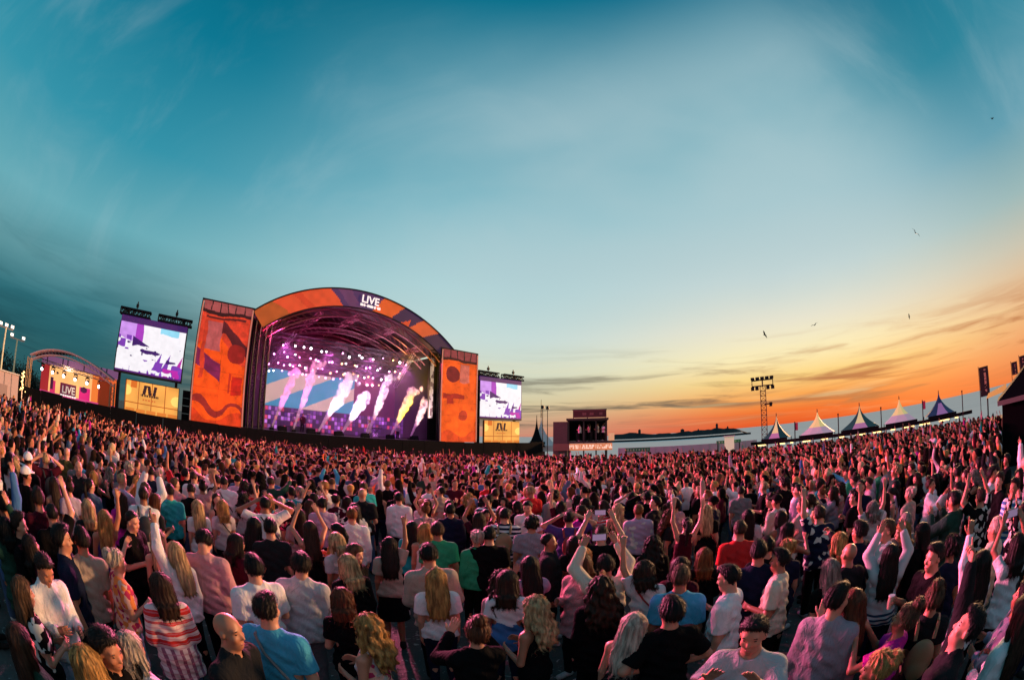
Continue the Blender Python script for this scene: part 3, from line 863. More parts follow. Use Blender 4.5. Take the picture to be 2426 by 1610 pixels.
# ================================================================== people
# every figure is grown as one smooth surface from a joint skeleton (a distance field meshed on a grid)
class Field:
    def __init__(s, lo, hi, h):
        s.h = h; s.lo = np.array(lo, float)
        s.n = np.ceil((np.array(hi) - s.lo) / h).astype(int) + 1
        s.D = np.full(s.n, 1.0, np.float32)
        s.ax = [s.lo[i] + np.arange(s.n[i]) * h for i in range(3)]
    def sub(s, lo, hi):
        a = np.clip(np.floor((np.array(lo) - s.lo) / s.h).astype(int), 0, s.n)
        b = np.clip(np.ceil((np.array(hi) - s.lo) / s.h).astype(int) + 1, 0, s.n)
        sl = tuple(slice(a[i], b[i]) for i in range(3))
        P = np.meshgrid(*[s.ax[i][sl[i]] for i in range(3)], indexing='ij', sparse=True)
        return sl, P
    def add(s, fn, lo, hi, k=0.02):
        m = k + 2.5 * s.h
        sl, P = s.sub(np.array(lo) - m, np.array(hi) + m)
        if any(q.stop <= q.start for q in sl): return
        d = fn(*P); a = s.D[sl]
        if k > 0:
            hh = np.maximum(k - np.abs(a - d), 0) / k
            s.D[sl] = np.minimum(a, d) - hh * hh * k * 0.25
        else: s.D[sl] = np.minimum(a, d)
    def cut(s, fn):
        P = np.meshgrid(*s.ax, indexing='ij', sparse=True)
        s.D = np.maximum(s.D, fn(*P))
    def cone(s, a, b, ra, rb, k=0.02):
        a, b = np.array(a, float), np.array(b, float); ab = b - a; L2 = ab @ ab; r = max(ra, rb)
        def fn(x, y, z):
            tt = np.clip(((x - a[0]) * ab[0] + (y - a[1]) * ab[1] + (z - a[2]) * ab[2]) / L2, 0, 1)
            return np.sqrt((x - a[0] - tt * ab[0]) ** 2 + (y - a[1] - tt * ab[1]) ** 2 + (z - a[2] - tt * ab[2]) ** 2) - (ra + (rb - ra) * tt)
        s.add(fn, np.minimum(a, b) - r, np.maximum(a, b) + r, k)
    def ell(s, c, r, k=0.02, rot=None):
        c, r = np.array(c, float), np.array(r, float)
        M3 = np.eye(3) if rot is None else rot
        def fn(x, y, z):
            X, Y, Z = x - c[0], y - c[1], z - c[2]
            u = (M3[0, 0] * X + M3[1, 0] * Y + M3[2, 0] * Z) / r[0]; v = (M3[0, 1] * X + M3[1, 1] * Y + M3[2, 1] * Z) / r[1]; q = (M3[0, 2] * X + M3[1, 2] * Y + M3[2, 2] * Z) / r[2]
            k0 = np.sqrt(u * u + v * v + q * q); k1 = np.sqrt((u / r[0]) ** 2 + (v / r[1]) ** 2 + (q / r[2]) ** 2) + 1e-9
            return k0 * (k0 - 1) / k1
        m = r.max(); s.add(fn, c - m, c + m, k)
    def column(s, prof, k=0.03, grow=0.0, wrinkle=0.0, ph=0.0):
        """elliptical column: prof rows (z, half width, half depth, y offset)"""
        p = np.array(prof)
        def fn(x, y, z):
            zz = z + 0 * x + 0 * y
            w_ = np.interp(zz, p[:, 0], p[:, 1]) + grow; d_ = np.interp(zz, p[:, 0], p[:, 2]) + grow; o_ = np.interp(zz, p[:, 0], p[:, 3])
            q = np.sqrt((x / w_) ** 2 + ((y - o_) / d_) ** 2)
            d = (q - 1) * np.minimum(w_, d_)
            if wrinkle:
                d = d + wrinkle * (np.sin(zz * 31 + x * 17 + ph) * np.sin(x * 23 - zz * 9 + ph * 2) + .6 * np.sin(zz * 55 + x * 30 + y * 20 + ph))
            return np.maximum(d, np.maximum(p[0, 0] - zz, zz - p[-1, 0]))
        lo = (-p[:, 1].max() - grow, (p[:, 3] - p[:, 2]).min() - grow, p[0, 0]); hi = (p[:, 1].max() + grow, (p[:, 3] + p[:, 2]).max() + grow, p[-1, 0])
        s.add(fn, lo, hi, k)
    def mesh(s):
        D = s.D; D[0], D[-1], D[:, 0], D[:, -1], D[:, :, 0], D[:, :, -1] = 1, 1, 1, 1, 1, 1
        ins = D < 0
        c = [ins[i:ins.shape[0] - 1 + i, j:ins.shape[1] - 1 + j, k:ins.shape[2] - 1 + k] for i in (0, 1) for j in (0, 1) for k in (0, 1)]
        tot = sum(q.astype(np.int8) for q in c)
        act = (tot > 0) & (tot < 8)
        I = np.argwhere(act)
        vid = np.full(act.shape, -1, np.int32); vid[act] = np.arange(len(I))
        acc = np.zeros((len(I), 3)); cnt = np.zeros(len(I))
        offs = [np.array(o) for o in ((0, 0, 0), (1, 0, 0), (0, 1, 0), (0, 0, 1), (1, 1, 0), (1, 0, 1), (0, 1, 1), (1, 1, 1))]
        val = {tuple(o): D[I[:, 0] + o[0], I[:, 1] + o[1], I[:, 2] + o[2]] for o in offs}
        for o in offs:
            for a in range(3):
                if o[a] == 0:
                    q = o.copy(); q[a] = 1
                    v0, v1 = val[tuple(o)], val[tuple(q)]
                    m = (v0 < 0) != (v1 < 0)
                    tt = v0[m] / (v0[m] - v1[m])
                    acc[m] += o; acc[m, a] += tt; cnt[m] += 1
        V = s.lo + (I + acc / cnt[:, None]) * s.h
        F = []
        for a in range(3):
            b, c2 = (a + 1) % 3, (a + 2) % 3
            lo = [slice(None)] * 3; hi = [slice(None)] * 3; lo[a] = slice(0, -1); hi[a] = slice(1, None)
            A, B = ins[tuple(lo)], ins[tuple(hi)]
            for m, flip in ((A & ~B, False), (~A & B, True)):
                J = np.argwhere(m)
                J = J[(J[:, b] > 0) & (J[:, c2] > 0) & (J[:, b] < vid.shape[b]) & (J[:, c2] < vid.shape[c2])]
                if not len(J): continue
                q = []
                for db, dc in ((-1, -1), (0, -1), (0, 0), (-1, 0)):
                    K = J.copy(); K[:, b] += db; K[:, c2] += dc
                    q.append(vid[K[:, 0], K[:, 1], K[:, 2]])
                if flip: q = q[::-1]
                F.append(np.stack(q, 1))
        return V, (np.vstack(F) if F else np.zeros((0, 4), int))


PIV = np.array((0, -0.01, 1.54))             # the head turns about the top of the neck


def rot3(tilt, yaw):
    return np.array((Matrix.Rotation(yaw, 3, 'Z') @ Matrix.Rotation(tilt, 3, 'X')))


ARMS = {  # pose: ((left upper, left forearm), (right upper, right forearm)); x points outward here
    'stand': (((.14, -.04, -1), (.02, .22, -1)), ((.14, -.04, -1), (.02, .22, -1))),
    'bent': (((.22, .02, -1), (-.45, 1, .15)), ((.2, .0, -1), (-.4, 1, .35))),
    'holdr': (((.14, -.04, -1), (.02, .22, -1)), ((.25, .1, -1), (-.2, 1, .55))),
    'clap': (((.30, .72, -.42), (-.52, .45, .85)), ((.30, .72, -.42), (-.52, .45, .85))),
    'claphigh': (((.38, .45, .62), (-.45, .12, 1)), ((.38, .45, .62), (-.45, .12, 1))),
    'upr': (((.14, -.04, -1), (.02, .22, -1)), ((.32, .12, 1), (-.04, .10, 1))),
    'upr_bent': (((.22, .02, -1), (-.45, 1, .15)), ((.5, .25, .75), (-.25, .25, 1))),
    'upl': (((.32, .12, 1), (-.04, .10, 1)), ((.14, -.04, -1), (.02, .22, -1))),
    'up2': (((.42, .12, 1), (.02, .12, 1)), ((.42, .12, 1), (.02, .12, 1))),
    'film': (((.35, .55, .55), (-.42, .28, .95)), ((.35, .55, .55), (-.42, .28, .95))),
    'hips': (((.62, -.2, -.8), (-.75, .38, -.35)), ((.62, -.2, -.8), (-.75, .38, -.35))),
    'pointr': (((.14, -.04, -1), (.02, .22, -1)), ((.45, .8, .4), (.12, .9, .55))),
    'reachl': (((.75, .5, .22), (.55, .55, .55)), ((.2, .0, -1), (-.4, 1, .35))),
    'headhands': (((.85, .1, .45), (-.85, -.12, .5)), ((.85, .1, .45), (-.85, -.12, .5))),
}
MALE = dict(sh=.180, shz=1.405, ua=.058, el=.045, wr=.031, neck=.060,
            torso=[(.84, .160, .112, 0), (.95, .168, .118, 0), (1.08, .152, .105, .005), (1.25, .172, .118, .008), (1.36, .176, .112, 0), (1.42, .150, .096, -.006), (1.47, .095, .074, -.012), (1.50, .070, .062, -.012), (1.53, .05, .05, -.01)],
            hip=.092, th=.088, kn=.060, an=.042)
FEM = dict(sh=.158, shz=1.405, ua=.047, el=.038, wr=.026, neck=.050,
           torso=[(.84, .168, .118, -.01), (.95, .176, .124, -.012), (1.08, .132, .096, 0), (1.27, .146, .124, .018), (1.36, .150, .106, .006), (1.42, .126, .088, -.004), (1.47, .080, .066, -.012), (1.50, .058, .056, -.012), (1.53, .045, .045, -.01)],
           hip=.090, th=.092, kn=.056, an=.037)


def norm(v): v = np.array(v, float); return v / np.linalg.norm(v)


def joints(sex, pose):
    S = MALE if sex == 'm' else FEM
    out = []
    for side, (u, f) in zip((-1, 1), ARMS[pose]):
        u, f = norm(u) * (1, 1, 1), norm(f)
        u = u * np.array((side, 1, 1)); f = f * np.array((side, 1, 1))
        lift = max(0.0, u[2])
        sh = np.array((side * (S['sh'] - .02 * lift), -.005, S['shz'] + .045 * lift))
        el_ = sh + u * .295; wr = el_ + f * .255
        out.append((sh, el_, wr, f))
    return out


def legs(sex):
    S = MALE if sex == 'm' else FEM
    return [(np.array((sd * S['hip'], 0, .90)), np.array((sd * (S['hip'] + .012), .025, .49)), np.array((sd * (S['hip'] + .018), -.02, .075))) for sd in (-1, 1)]


HANDC = {}


def hand_mesh(curl, h):
    """right hand: wrist at 0, fingers along +z, thumb to +x, palm facing +y"""
    key = (curl, h)
    if key in HANDC: return HANDC[key]
    f = Field((-.075, -.06, -.03), (.10, .10, .21), h)
    f.cone((0, 0, -.02), (0, 0, .02), .026, .025, 0)
    for x in (-.028, -.009, .010, .028): f.cone((x * .55, 0, .015), (x, .002, .085), .014, .0125, .014)
    c = {'flat': .10, 'relax': .55, 'grip': 1.25, 'point': 1.4}[curl]
    for i, (x, ln, fan) in enumerate(((-.029, .062, -.10), (-.010, .078, -.03), (.010, .082, .03), (.029, .072, .11))):
        cc = .06 if curl == 'point' and i == 3 else c
        p = np.array((x, .002, .088)); a = cc * .45
        for j, fr in enumerate((.45, .31, .24)):
            d = np.array((math.sin(fan) * math.cos(a), math.sin(a), math.cos(fan) * math.cos(a)))
            q = p + d * ln * fr
            f.cone(p, q, .0100 - .0008 * j, .0092 - .0008 * j, .003); p = q; a += cc * .62
    tb = np.array((.024, .004, .022)); tm = tb + np.array((.030, .012, .032)); te = tm + np.array((.012 if curl != 'grip' else -.012, .014, .030))
    f.cone(tb, tm, .0145, .0118, .010); f.cone(tm, te, .0112, .0088, .004)
    HANDC[key] = f.mesh()
    return HANDC[key]


def place_hand(curl, h, wr, fdir, side):
    V, F = hand_mesh(curl, h)
    V = V.copy()
    if side < 0: V[:, 0] *= -1; F = F[:, ::-1]
    zc = norm(fdir); ref = np.array((-side * 1.0, .25, 0.0))        # palm looks inwards
    if zc[2] > .6: ref = np.array((-side * .35, 1.0, 0.0))          # raised hand: palm forward
    yc = norm(ref - zc * (ref @ zc)); xc = np.cross(yc, zc)
    return V @ np.stack([xc, yc, zc]) + wr, F


def head_parts(f, sex, Rm, fem):
    def T(p): return Rm @ (np.array(p, float) - PIV) + PIV
    f.ell(T((0, -.008, 1.688)), (.076, .096, .096), .0, Rm)
    f.ell(T((0, .030, 1.617)), (.055 if fem else .060, .062, .072), .035, Rm)
    f.cone(T((0, .060, 1.568)), T((0, .066, 1.572)), .024 if fem else .029, .022 if fem else .027, .03)
    f.cone(T((0, .086, 1.672)), T((0, .108, 1.634)), .009, .0135, .014)
    f.cone(T((-.012, .092, 1.632)), T((.012, .092, 1.632)), .010, .010, .008)
    f.cone(T((-.040, .072, 1.690)), T((.040, .072, 1.690)), .016, .016, .014)
    for sd in (-1, 1):
        f.ell(T((sd * .079, -.004, 1.650)), (.011, .023, .032), .008, Rm)
        f.ell(T((sd * .040, .066, 1.632)), (.026, .022, .024), .02, Rm)
    f.cone(T((-.018, .086, 1.594)), T((.018, .086, 1.594)), .0085, .0085, .008)
    f.cone(T((-.013, .084, 1.582)), T((.013, .084, 1.582)), .0085, .0085, .006)


def ellipsoid_mesh(c, r, Rm, n=8):
    th = np.linspace(0, PI, n + 1)[1:-1]; ph = np.arange(2 * n) * PI / n
    V = [(0, 0, 1)] + [(math.sin(a) * math.cos(b_), math.sin(a) * math.sin(b_), math.cos(a)) for a in th for b_ in ph] + [(0, 0, -1)]
    V = np.array(V) * r; F = []
    m = 2 * n
    for i in range(len(th) - 1):
        for j in range(m): F.append((1 + i * m + j, 1 + (i + 1) * m + j, 1 + (i + 1) * m + (j + 1) % m, 1 + i * m + (j + 1) % m))
    for j in range(m): F.append((0, 1 + j, 1 + (j + 1) % m, 1 + (j + 1) % m)); b0 = 1 + (len(th) - 1) * m; F.append((b0 + j, len(V) - 1, len(V) - 1, b0 + (j + 1) % m))
    return (Rm @ (V + c - PIV).T).T + PIV, [tuple(dict.fromkeys(q)) for q in F]


CACHE = {}
GRID = dict(lo=(-.62, -.42, 0), hi=(.62, .72, 2.36))


def body_arrays(sex, pose, tilt, yaw, h, hands=('relax', 'relax'), simple=False):
    S = MALE if sex == 'm' else FEM; fem = sex == 'f'
    J = joints(sex, pose); Lg = legs(sex)
    pts = np.array([p for j in J for p in j[:3]] + [(0, 0, 1.82), (0, 0, 0), (.24, .22, 1), (-.24, -.2, 1)])
    f = Field(np.minimum(pts.min(0) - .12, (-.27, -.22, -.02)), np.maximum(pts.max(0) + (.2 if simple else .12), (.27, .24, 1.84)), h)
    f.column(S['torso'], 0)
    f.cone((0, -.018, 1.46), (0, -.004, 1.60), S['neck'] * 1.06, S['neck'] * .95, .04)
    for (hp, kn, an), sd in zip(Lg, (-1, 1)):
        f.cone(hp, kn, S['th'], S['kn'], .05); f.cone(kn, an, S['kn'] * .98, S['an'], .03)
        f.cone(kn + (0, -.025, -.10), kn + (0, -.03, -.2), S['kn'] * .8, S['kn'] * .7, .04)
        f.cone(an + (0, -.02, -.035), an + (sd * .01, .15, -.045), .036, .028, .03)
    for (sh, el_, wr, fd), sd in zip(J, (-1, 1)):
        f.cone((sd * .05, -.014, 1.462), sh, .042, S['ua'] * 1.04, .05)
        f.cone(sh, el_, S['ua'] * 1.05, S['el'], .04)
        f.cone(el_, wr, S['el'] * .98, S['wr'], .015)
        if simple: f.cone(wr, wr + fd * .12, .034, .03, .02)
    Rm = rot3(tilt, yaw)
    head_parts(f, sex, Rm, fem)
    V, F = f.mesh()
    J2 = []
    if not simple:
        vs, fs = [V], [F]; n = len(V)
        for (sh, el_, wr, fd), sd, cu in zip(J, (-1, 1), hands):
            hv, hf = place_hand(cu, .0055 if h < .014 else .009, wr, fd, sd)
            vs.append(hv); fs.append(hf + n); n += len(hv)
        V, F = np.vstack(vs), np.vstack(fs)
    return V, F


def top_field(sex, pose, kind, h):
    S = MALE if sex == 'm' else FEM
    J = joints(sex, pose)
    pts = np.array([p for j in J for p in j[:3]])
    long_ = kind in ('shirt', 'jacket', 'sweater', 'cardigan')
    z0 = {'tee': .84, 'shirt': .82, 'sweater': .86, 'jacket': .80, 'cardigan': .72, 'tank': .90, 'blouse': .90, 'crop': 1.0, 'dress': .50, 'polo': .84}[kind]
    f = Field(np.minimum(pts.min(0) - .12, (-.33, -.27, z0 - .04)), np.maximum(pts.max(0) + .12, (.33, .30, 1.62)), h)
    g = .011 if sex == 'f' else .014
    if kind in ('jacket', 'cardigan', 'sweater'): g += .014
    ease = .018 if kind in ('tank', 'crop', 'dress') else (.038 if sex == 'm' else .026)
    prof = [list(r) for r in S['torso']]
    for r in prof:
        e = ease * (1 if r[0] <= 1.1 else .5 if r[0] < 1.3 else .1)
        r[1] += e; r[2] += e
    if kind == 'dress': prof = [[.48, .27, .23, 0], [.7, .235, .19, 0]] + prof
    if kind == 'cardigan': prof = [[.70, .235, .175, 0]] + prof
    prof[0][0] = min(prof[0][0], z0 - .02)
    f.column(prof, 0, g, .0095 if kind != 'tank' else .004, ph=len(pose) * 1.3)
    ph = len(pose) * .9
    for (sh, el_, wr, fd), sd in zip(J, (-1, 1)):
        f.cone((sd * .05, -.014, 1.455), sh, .044 + g * .7, S['ua'] * 1.03 + g * .8, .06)
        if kind in ('tank', 'crop'): continue
        ga = g + (.008 if sex == 'm' else .004)
        if kind == 'blouse': ga += .022
        if long_:
            f.cone(sh, el_, S['ua'] * 1.05 + ga, S['el'] + ga + .006, .05)
            f.cone(el_, el_ + (wr - el_) * .93, S['el'] + ga + .004, S['wr'] + ga * .9, .02)
        else:
            frac = .78 if sex == 'm' else .62
            f.cone(sh, sh + (el_ - sh) * frac, S['ua'] * 1.05 + ga + .002, S['el'] + ga + .014, .05)
            e_, dr = sh + (el_ - sh) * frac, norm(el_ - sh)
            f.cut(lambda x, y, z: np.where((x - e_[0]) ** 2 + (y - e_[1]) ** 2 + (z - e_[2]) ** 2 < .13 ** 2, (x - e_[0]) * dr[0] + (y - e_[1]) * dr[1] + (z - e_[2]) * dr[2], -1.0))
    # neckline and hem
    nr = {'tank': .105, 'crop': .10, 'dress': .095, 'blouse': .09, 'jacket': .066, 'shirt': .066, 'polo': .066}.get(kind, .078)
    f.cut(lambda x, y, z: nr - np.sqrt(x * x + (y - .03) ** 2 + ((z - (1.535 if nr < .07 else 1.545)) * 1.0) ** 2))
    if kind in ('tank', 'crop', 'dress'):
        for sd in (-1, 1):
            q = np.array((sd * (S['sh'] + .035), 0, S['shz'] + .0))
            f.cut(lambda x, y, z: .098 - np.sqrt((x - q[0]) ** 2 + ((y - q[1]) * .75) ** 2 + (z - q[2]) ** 2))
    if kind == 'crop': f.cut(lambda x, y, z: z - 1.40 + 0 * x + 0 * y + .25 * np.abs(x) * 0)
    if kind in ('shirt', 'polo'):
        f.cone((-.045, .02, 1.515), (.045, .02, 1.515), .012, .012, 0); f.cone((-.055, -.03, 1.53), (.055, -.03, 1.53), .022, .022, .02)
        for sd in (-1, 1): f.cone((sd * .052, -.02, 1.53), (sd * .03, .065, 1.50), .016, .013, .012)
    f.cut(lambda x, y, z: z0 + .008 * np.sin(x * 22 + ph) - z + 0 * y)
    return f


def bottom_field(sex, kind, h):
    S = MALE if sex == 'm' else FEM
    f = Field((-.34, -.28, .0), (.34, .30, 1.06), h)
    g = .014 if sex == 'm' else .008
    prof = [[.80, S['torso'][0][1] + .004, S['torso'][0][2] + .006, 0]] + [list(r) for r in S['torso'] if r[0] <= 1.08]
    f.column(prof, 0, g + .002)
    if kind == 'skirt':
        f.column([[.50, .25, .20, 0], [.72, .215, .165, 0], [.98, .15, .112, 0]], .04, .004, .004)
        f.cut(lambda x, y, z: np.maximum(.52 - z, z - 1.0) + 0 * x + 0 * y)
    else:
        end = {'trousers': .06, 'jeans': .06, 'shorts': .56}[kind]
        lo_g = .012 if sex == 'm' else .004
        for (hp, kn, an), sd in zip(legs(sex), (-1, 1)):
            f.cone(hp, kn, S['th'] + g, S['kn'] + g + (.03 if kind == 'shorts' else .004), .03)
            if kind != 'shorts': f.cone(kn, an, S['kn'] + g + .004, S['an'] + g + lo_g, .03)
        def wr(x, y, z): return np.maximum(end - z, z - 1.0) + 0 * x + 0 * y + .003 * np.sin(z * 60 + x * 20)
        f.cut(wr)
    return f


def shoe_field(h):
    f = Field((-.2, -.16, -.02), (.2, .24, .16), h)
    for sd in (-1, 1):
        f.cone((sd * .108, -.045, .05), (sd * .118, .14, .038), .047, .040, 0)
        f.cone((sd * .108, -.03, .06), (sd * .108, -.03, .10), .047, .048, .02)
    f.cut(lambda x, y, z: .0 - z + 0 * x + 0 * y)
    return f


def hairline(x, y, z):
    front = y * .95 - (z - 1.742) * 1.25 - .068
    side = y - .046 + np.maximum(1.735 - z, 0) * .40 + np.maximum(.052 - np.abs(x), 0) * 8
    return np.minimum(front + 0 * x, side)


def hair_field(style, h):
    """built round an upright head, in head coordinates"""
    low = {'long': 1.16, 'wavy': 1.24, 'bob': 1.46, 'pony': 1.26, 'mid': 1.36}.get(style, 1.54)
    f = Field((-.22, -.28, low - .05), (.22, .18, 1.94), h)
    th = {'buzz': .004, 'short': .010, 'thick': .019, 'curly': .030}.get(style, .016)
    f.ell((0, -.014, 1.692), (.078 + th, .098 + th, .098 + th), 0)
    if style in ('short', 'thick', 'curly'): f.ell((0, .035, 1.765), (.055, .06, .035 + th * .6), .03)
    amp, fr = (.0030, 24)
    # hairline: clear the face and the lower nape
    if style in ('buzz', 'short', 'thick', 'curly'):
        f.cut(lambda x, y, z: np.maximum(hairline(x, y, z) + .005 * np.sin(x * 160), (1.600 + .55 * np.maximum(y + .035, 0)) - z + .004 * np.sin(x * 140 + y * 90)))
        if style == 'curly': amp, fr = .010, 15
    else:
        def face(x, y, z): return np.minimum(y - .022 - np.maximum(z - 1.715, 0) * 1.5 - .0 + 0 * x, .074 - np.abs(x) + 0 * y + 0 * z + (z - 1.5) * .10)
        if style in ('bun', 'pony', 'updo'):
            f.cut(lambda x, y, z: np.maximum(y * .95 - (z - 1.735) * 1.1 - .055, 1.60 + .5 * np.maximum(y + .05, 0) - z) + 0 * x)
        else:
            f.cut(lambda x, y, z: y - .035 - np.maximum(z - 1.712, 0) * 1.45 + 0 * x)
        if style == 'bun': f.ell((0, -.06, 1.825), (.055, .055, .048), .012); amp = .004
        if style == 'updo': f.ell((0, -.115, 1.74), (.07, .05, .07), .02); amp, fr = .007, 14
        if style == 'pony':
            f.ell((0, -.115, 1.74), (.03, .03, .03), .02); f.cone((0, -.125, 1.735), (0, -.165, 1.60), .030, .042, .015); f.cone((0, -.165, 1.60), (.01, -.150, 1.32), .042, .018, .02)
        if style in ('bob', 'mid', 'long', 'wavy'):
            bot = {'bob': 1.50, 'mid': 1.42, 'long': 1.22, 'wavy': 1.29}[style]
            wf = 1.25 if style == 'wavy' else 1.0
            f.column([[bot, .075 * wf, .035, -.150], [bot + .12, .105 * wf, .050, -.140], [1.52, .112 * wf, .062, -.098], [1.62, .106, .085, -.055], [1.72, .096, .10, -.02]], .03)
            for sd in (-1, 1):
                f.cone((sd * .078, .0, 1.71), (sd * .088 * wf, .005, 1.58), .022, .024, .03)
                f.cone((sd * .088 * wf, .005, 1.58), (sd * .095 * wf, -.02, max(bot + .02, 1.44)), .024, .02, .02)
            if style == 'wavy': amp, fr = .0085, 13
            if style == 'bob': amp = .005
    if style in ('buzz', 'short', 'thick', 'curly', 'bun', 'pony', 'updo'):
        Pq = np.meshgrid(*f.ax, indexing='ij', sparse=True); x, y, z = Pq
        c1 = hairline(x, y, z); c2 = (1.600 + .55 * np.maximum(y + .035, 0)) - z + 0 * x
        if style not in ('bun', 'pony', 'updo'): f.D = f.D + np.clip(.014 + np.maximum(c1, c2) * .40, 0, .02).astype(np.float32)
    def rip(x, y, z):
        phi = np.arctan2(x, -(y + .0) + .02)
        return amp * (np.sin(phi * fr + np.sin(z * 24) * (1.2 if amp < .008 else 2.2)) + .6 * np.sin(phi * fr * 1.9 + z * 35) + (0.8 * np.sin(z * 60 + phi * 5) if amp > .008 else 0))
    P = np.meshgrid(*f.ax, indexing='ij', sparse=True)
    f.D = f.D + rip(*P).astype(np.float32)
    if style not in ('buzz', 'short', 'thick', 'curly', 'bun', 'updo', 'pony'):
        f.cut(lambda x, y, z: low + .03 + .02 * np.sin(x * 40) + .12 * np.abs(x) - z + 0 * y)
    return f


# ------------------------------------------------------------------ people's materials (colour is each object's own)
def own_mat(name, kind):
    m = bpy.data.materials.new(name); m.use_nodes = True
    t = NT(m.node_tree); b = m.node_tree.nodes['Principled BSDF']
    oi = t.n('ShaderNodeObjectInfo'); oc = oi.outputs['Color']; rn = oi.outputs['Random']
    tco = t.n('ShaderNodeTexCoord').outputs['Object']
    off = t.n('ShaderNodeVectorMath', operation='ADD'); t.put(off.inputs[0], tco)
    cb = t.n('ShaderNodeCombineXYZ'); t.put(cb.inputs[0], t.math('MULTIPLY', rn, 37.0)); t.put(cb.inputs[1], t.math('MULTIPLY', rn, 19.0)); t.put(off.inputs[1], cb.outputs[0])
    v = off.outputs[0]
    sx = t.n('ShaderNodeSeparateXYZ'); t.put(sx.inputs[0], tco); oz = sx.outputs[2]; ox = sx.outputs[0]
    col = oc
    rough = 0.8
    if kind == 'skin':
        n = t.noise(v, 9, 4, 0.6)
        col = t.mix(t.math('MULTIPLY', n, 0.5), oc, t.mix(1.0, oc, (0.86, 0.62, 0.55), 'MULTIPLY')); rough = 0.5
        b.inputs['Subsurface Weight'].default_value = 0.0
    elif kind == 'hair':
        n = t.noise(t.mapping(v, scale=(34, 34, 3)), 1.0, 3, 0.6)
        n2 = t.noise(v, 7, 2, 0.5)
        lo = t.mix(1.0, oc, (0.30, 0.27, 0.25), 'MULTIPLY'); hi = t.mix(1.0, oc, (1.55, 1.45, 1.3), 'MULTIPLY')
        col = t.mix(t.ramp(n, [(0.34, (0, 0, 0)), (0.66, (1, 1, 1))]), lo, hi)
        col = t.mix(t.math('MULTIPLY', n2, 0.45), col, lo); rough = 0.58
        b.inputs['Specular IOR Level'].default_value = 0.22
        bp = t.n('ShaderNodeBump'); bp.inputs['Strength'].default_value = 0.7; bp.inputs['Distance'].default_value = 0.01
        t.put(bp.inputs['Height'], n); t.put(b.inputs['Normal'], bp.outputs[0])
    elif kind in ('plain', 'denim'):
        n = t.noise(v, 5, 5, 0.65)
        col = t.mix(n, t.mix(1.0, oc, (0.72, 0.72, 0.74), 'MULTIPLY'), oc)
        fold = t.noise(t.mapping(v, scale=(9, 9, 4.5), rot=(0.3, 0.5, 0.2)), 1.0, 3, 0.55, 0.8)
        bp = t.n('ShaderNodeBump'); bp.inputs['Strength'].default_value = 0.5; bp.inputs['Distance'].default_value = 0.045
        r1 = t.math('SUBTRACT', 1.0, t.math('ABSOLUTE', t.math('SUBTRACT', t.math('MULTIPLY', t.noise(t.mapping(v, scale=(7, 7, 3.2), rot=(0.5, 0.2, 0.6)), 1.0, 3, 0.5, 1.1), 2.0), 1.0)))
        r2 = t.math('SUBTRACT', 1.0, t.math('ABSOLUTE', t.math('SUBTRACT', t.math('MULTIPLY', t.noise(t.mapping(v, scale=(15, 15, 9), rot=(0.1, 0.7, 0.3)), 1.0, 2, 0.5, 0.9), 2.0), 1.0)))
        hgt = t.math('ADD', t.math('MULTIPLY', t.math('POWER', r1, 4.0), 0.35), t.math('ADD', t.math('MULTIPLY', t.math('POWER', r2, 6.0), 0.08), t.math('MULTIPLY', fold, 1.1)))
        t.put(bp.inputs['Height'], hgt); t.put(b.inputs['Normal'], bp.outputs[0]); rough = 0.85
    elif kind == 'stripes':
        f = t.math('GREATER_THAN', t.math('SINE', t.math('MULTIPLY', oz, 82)), 0.1); col = t.mix(f, oc, (0.66, 0.66, 0.68))
    elif kind == 'hemstripes':
        k = t.math('MULTIPLY', t.math('GREATER_THAN', t.math('SINE', t.math('MULTIPLY', oz, 115)), 0.0), t.math('LESS_THAN', oz, 1.03)); col = t.mix(k, oc, (0.03, 0.05, 0.09))
    elif kind == 'knit':
        wob = t.math('MULTIPLY', t.noise(v, 14, 3), 1.6)
        z2 = t.math('ADD', t.math('MULTIPLY', oz, 62), wob)
        f = t.math('GREATER_THAN', t.math('ADD', t.math('SINE', z2), t.math('MULTIPLY', t.math('SINE', t.math('MULTIPLY', z2, 0.37)), 0.7)), 0.25)
        g_ = t.math('GREATER_THAN', t.math('SINE', t.math('MULTIPLY', z2, 1.9)), 0.72)
        fx = t.math('GREATER_THAN', t.math('SINE', t.math('ADD', t.math('MULTIPLY', ox, 74), wob)), 0.25)
        lowk = t.math('LESS_THAN', oz, 1.06)
        col = t.mix(t.mix(lowk, f, fx), (0.70, 0.55, 0.56), t.mix(lowk, oc, (0.30, 0.10, 0.16)))
        col = t.mix(t.math('MULTIPLY', g_, 0.6), col, (0.55, 0.20, 0.26)); rough = 0.9
    elif kind == 'floral':
        vo = t.n('ShaderNodeTexVoronoi'); t.put(vo.inputs['Vector'], v); vo.inputs['Scale'].default_value = 20
        hs = t.n('ShaderNodeSeparateColor'); t.put(hs.inputs[0], vo.outputs['Color'])
        col = t.mix(t.math('GREATER_THAN', hs.outputs[0], 0.55), oc, (0.70, 0.42, 0.34)); col = t.mix(t.math('GREATER_THAN', hs.outputs[1], 0.72), col, (0.42, 0.03, 0.10))
    elif kind == 'spots':
        vo = t.n('ShaderNodeTexVoronoi'); t.put(vo.inputs['Vector'], v); vo.inputs['Scale'].default_value = 15
        hs = t.n('ShaderNodeSeparateColor'); t.put(hs.inputs[0], vo.outputs['Color'])
        col = t.mix(t.math('GREATER_THAN', hs.outputs[0], 0.74), oc, (0.55, 0.55, 0.5))
    elif kind == 'tiedye':
        n = t.noise(v, 7, 3, 0.5, 1.5); col = t.mix(t.math('LESS_THAN', oz, t.math('ADD', 1.12, t.math('MULTIPLY', n, 0.12))), (0.68, 0.66, 0.70), oc)
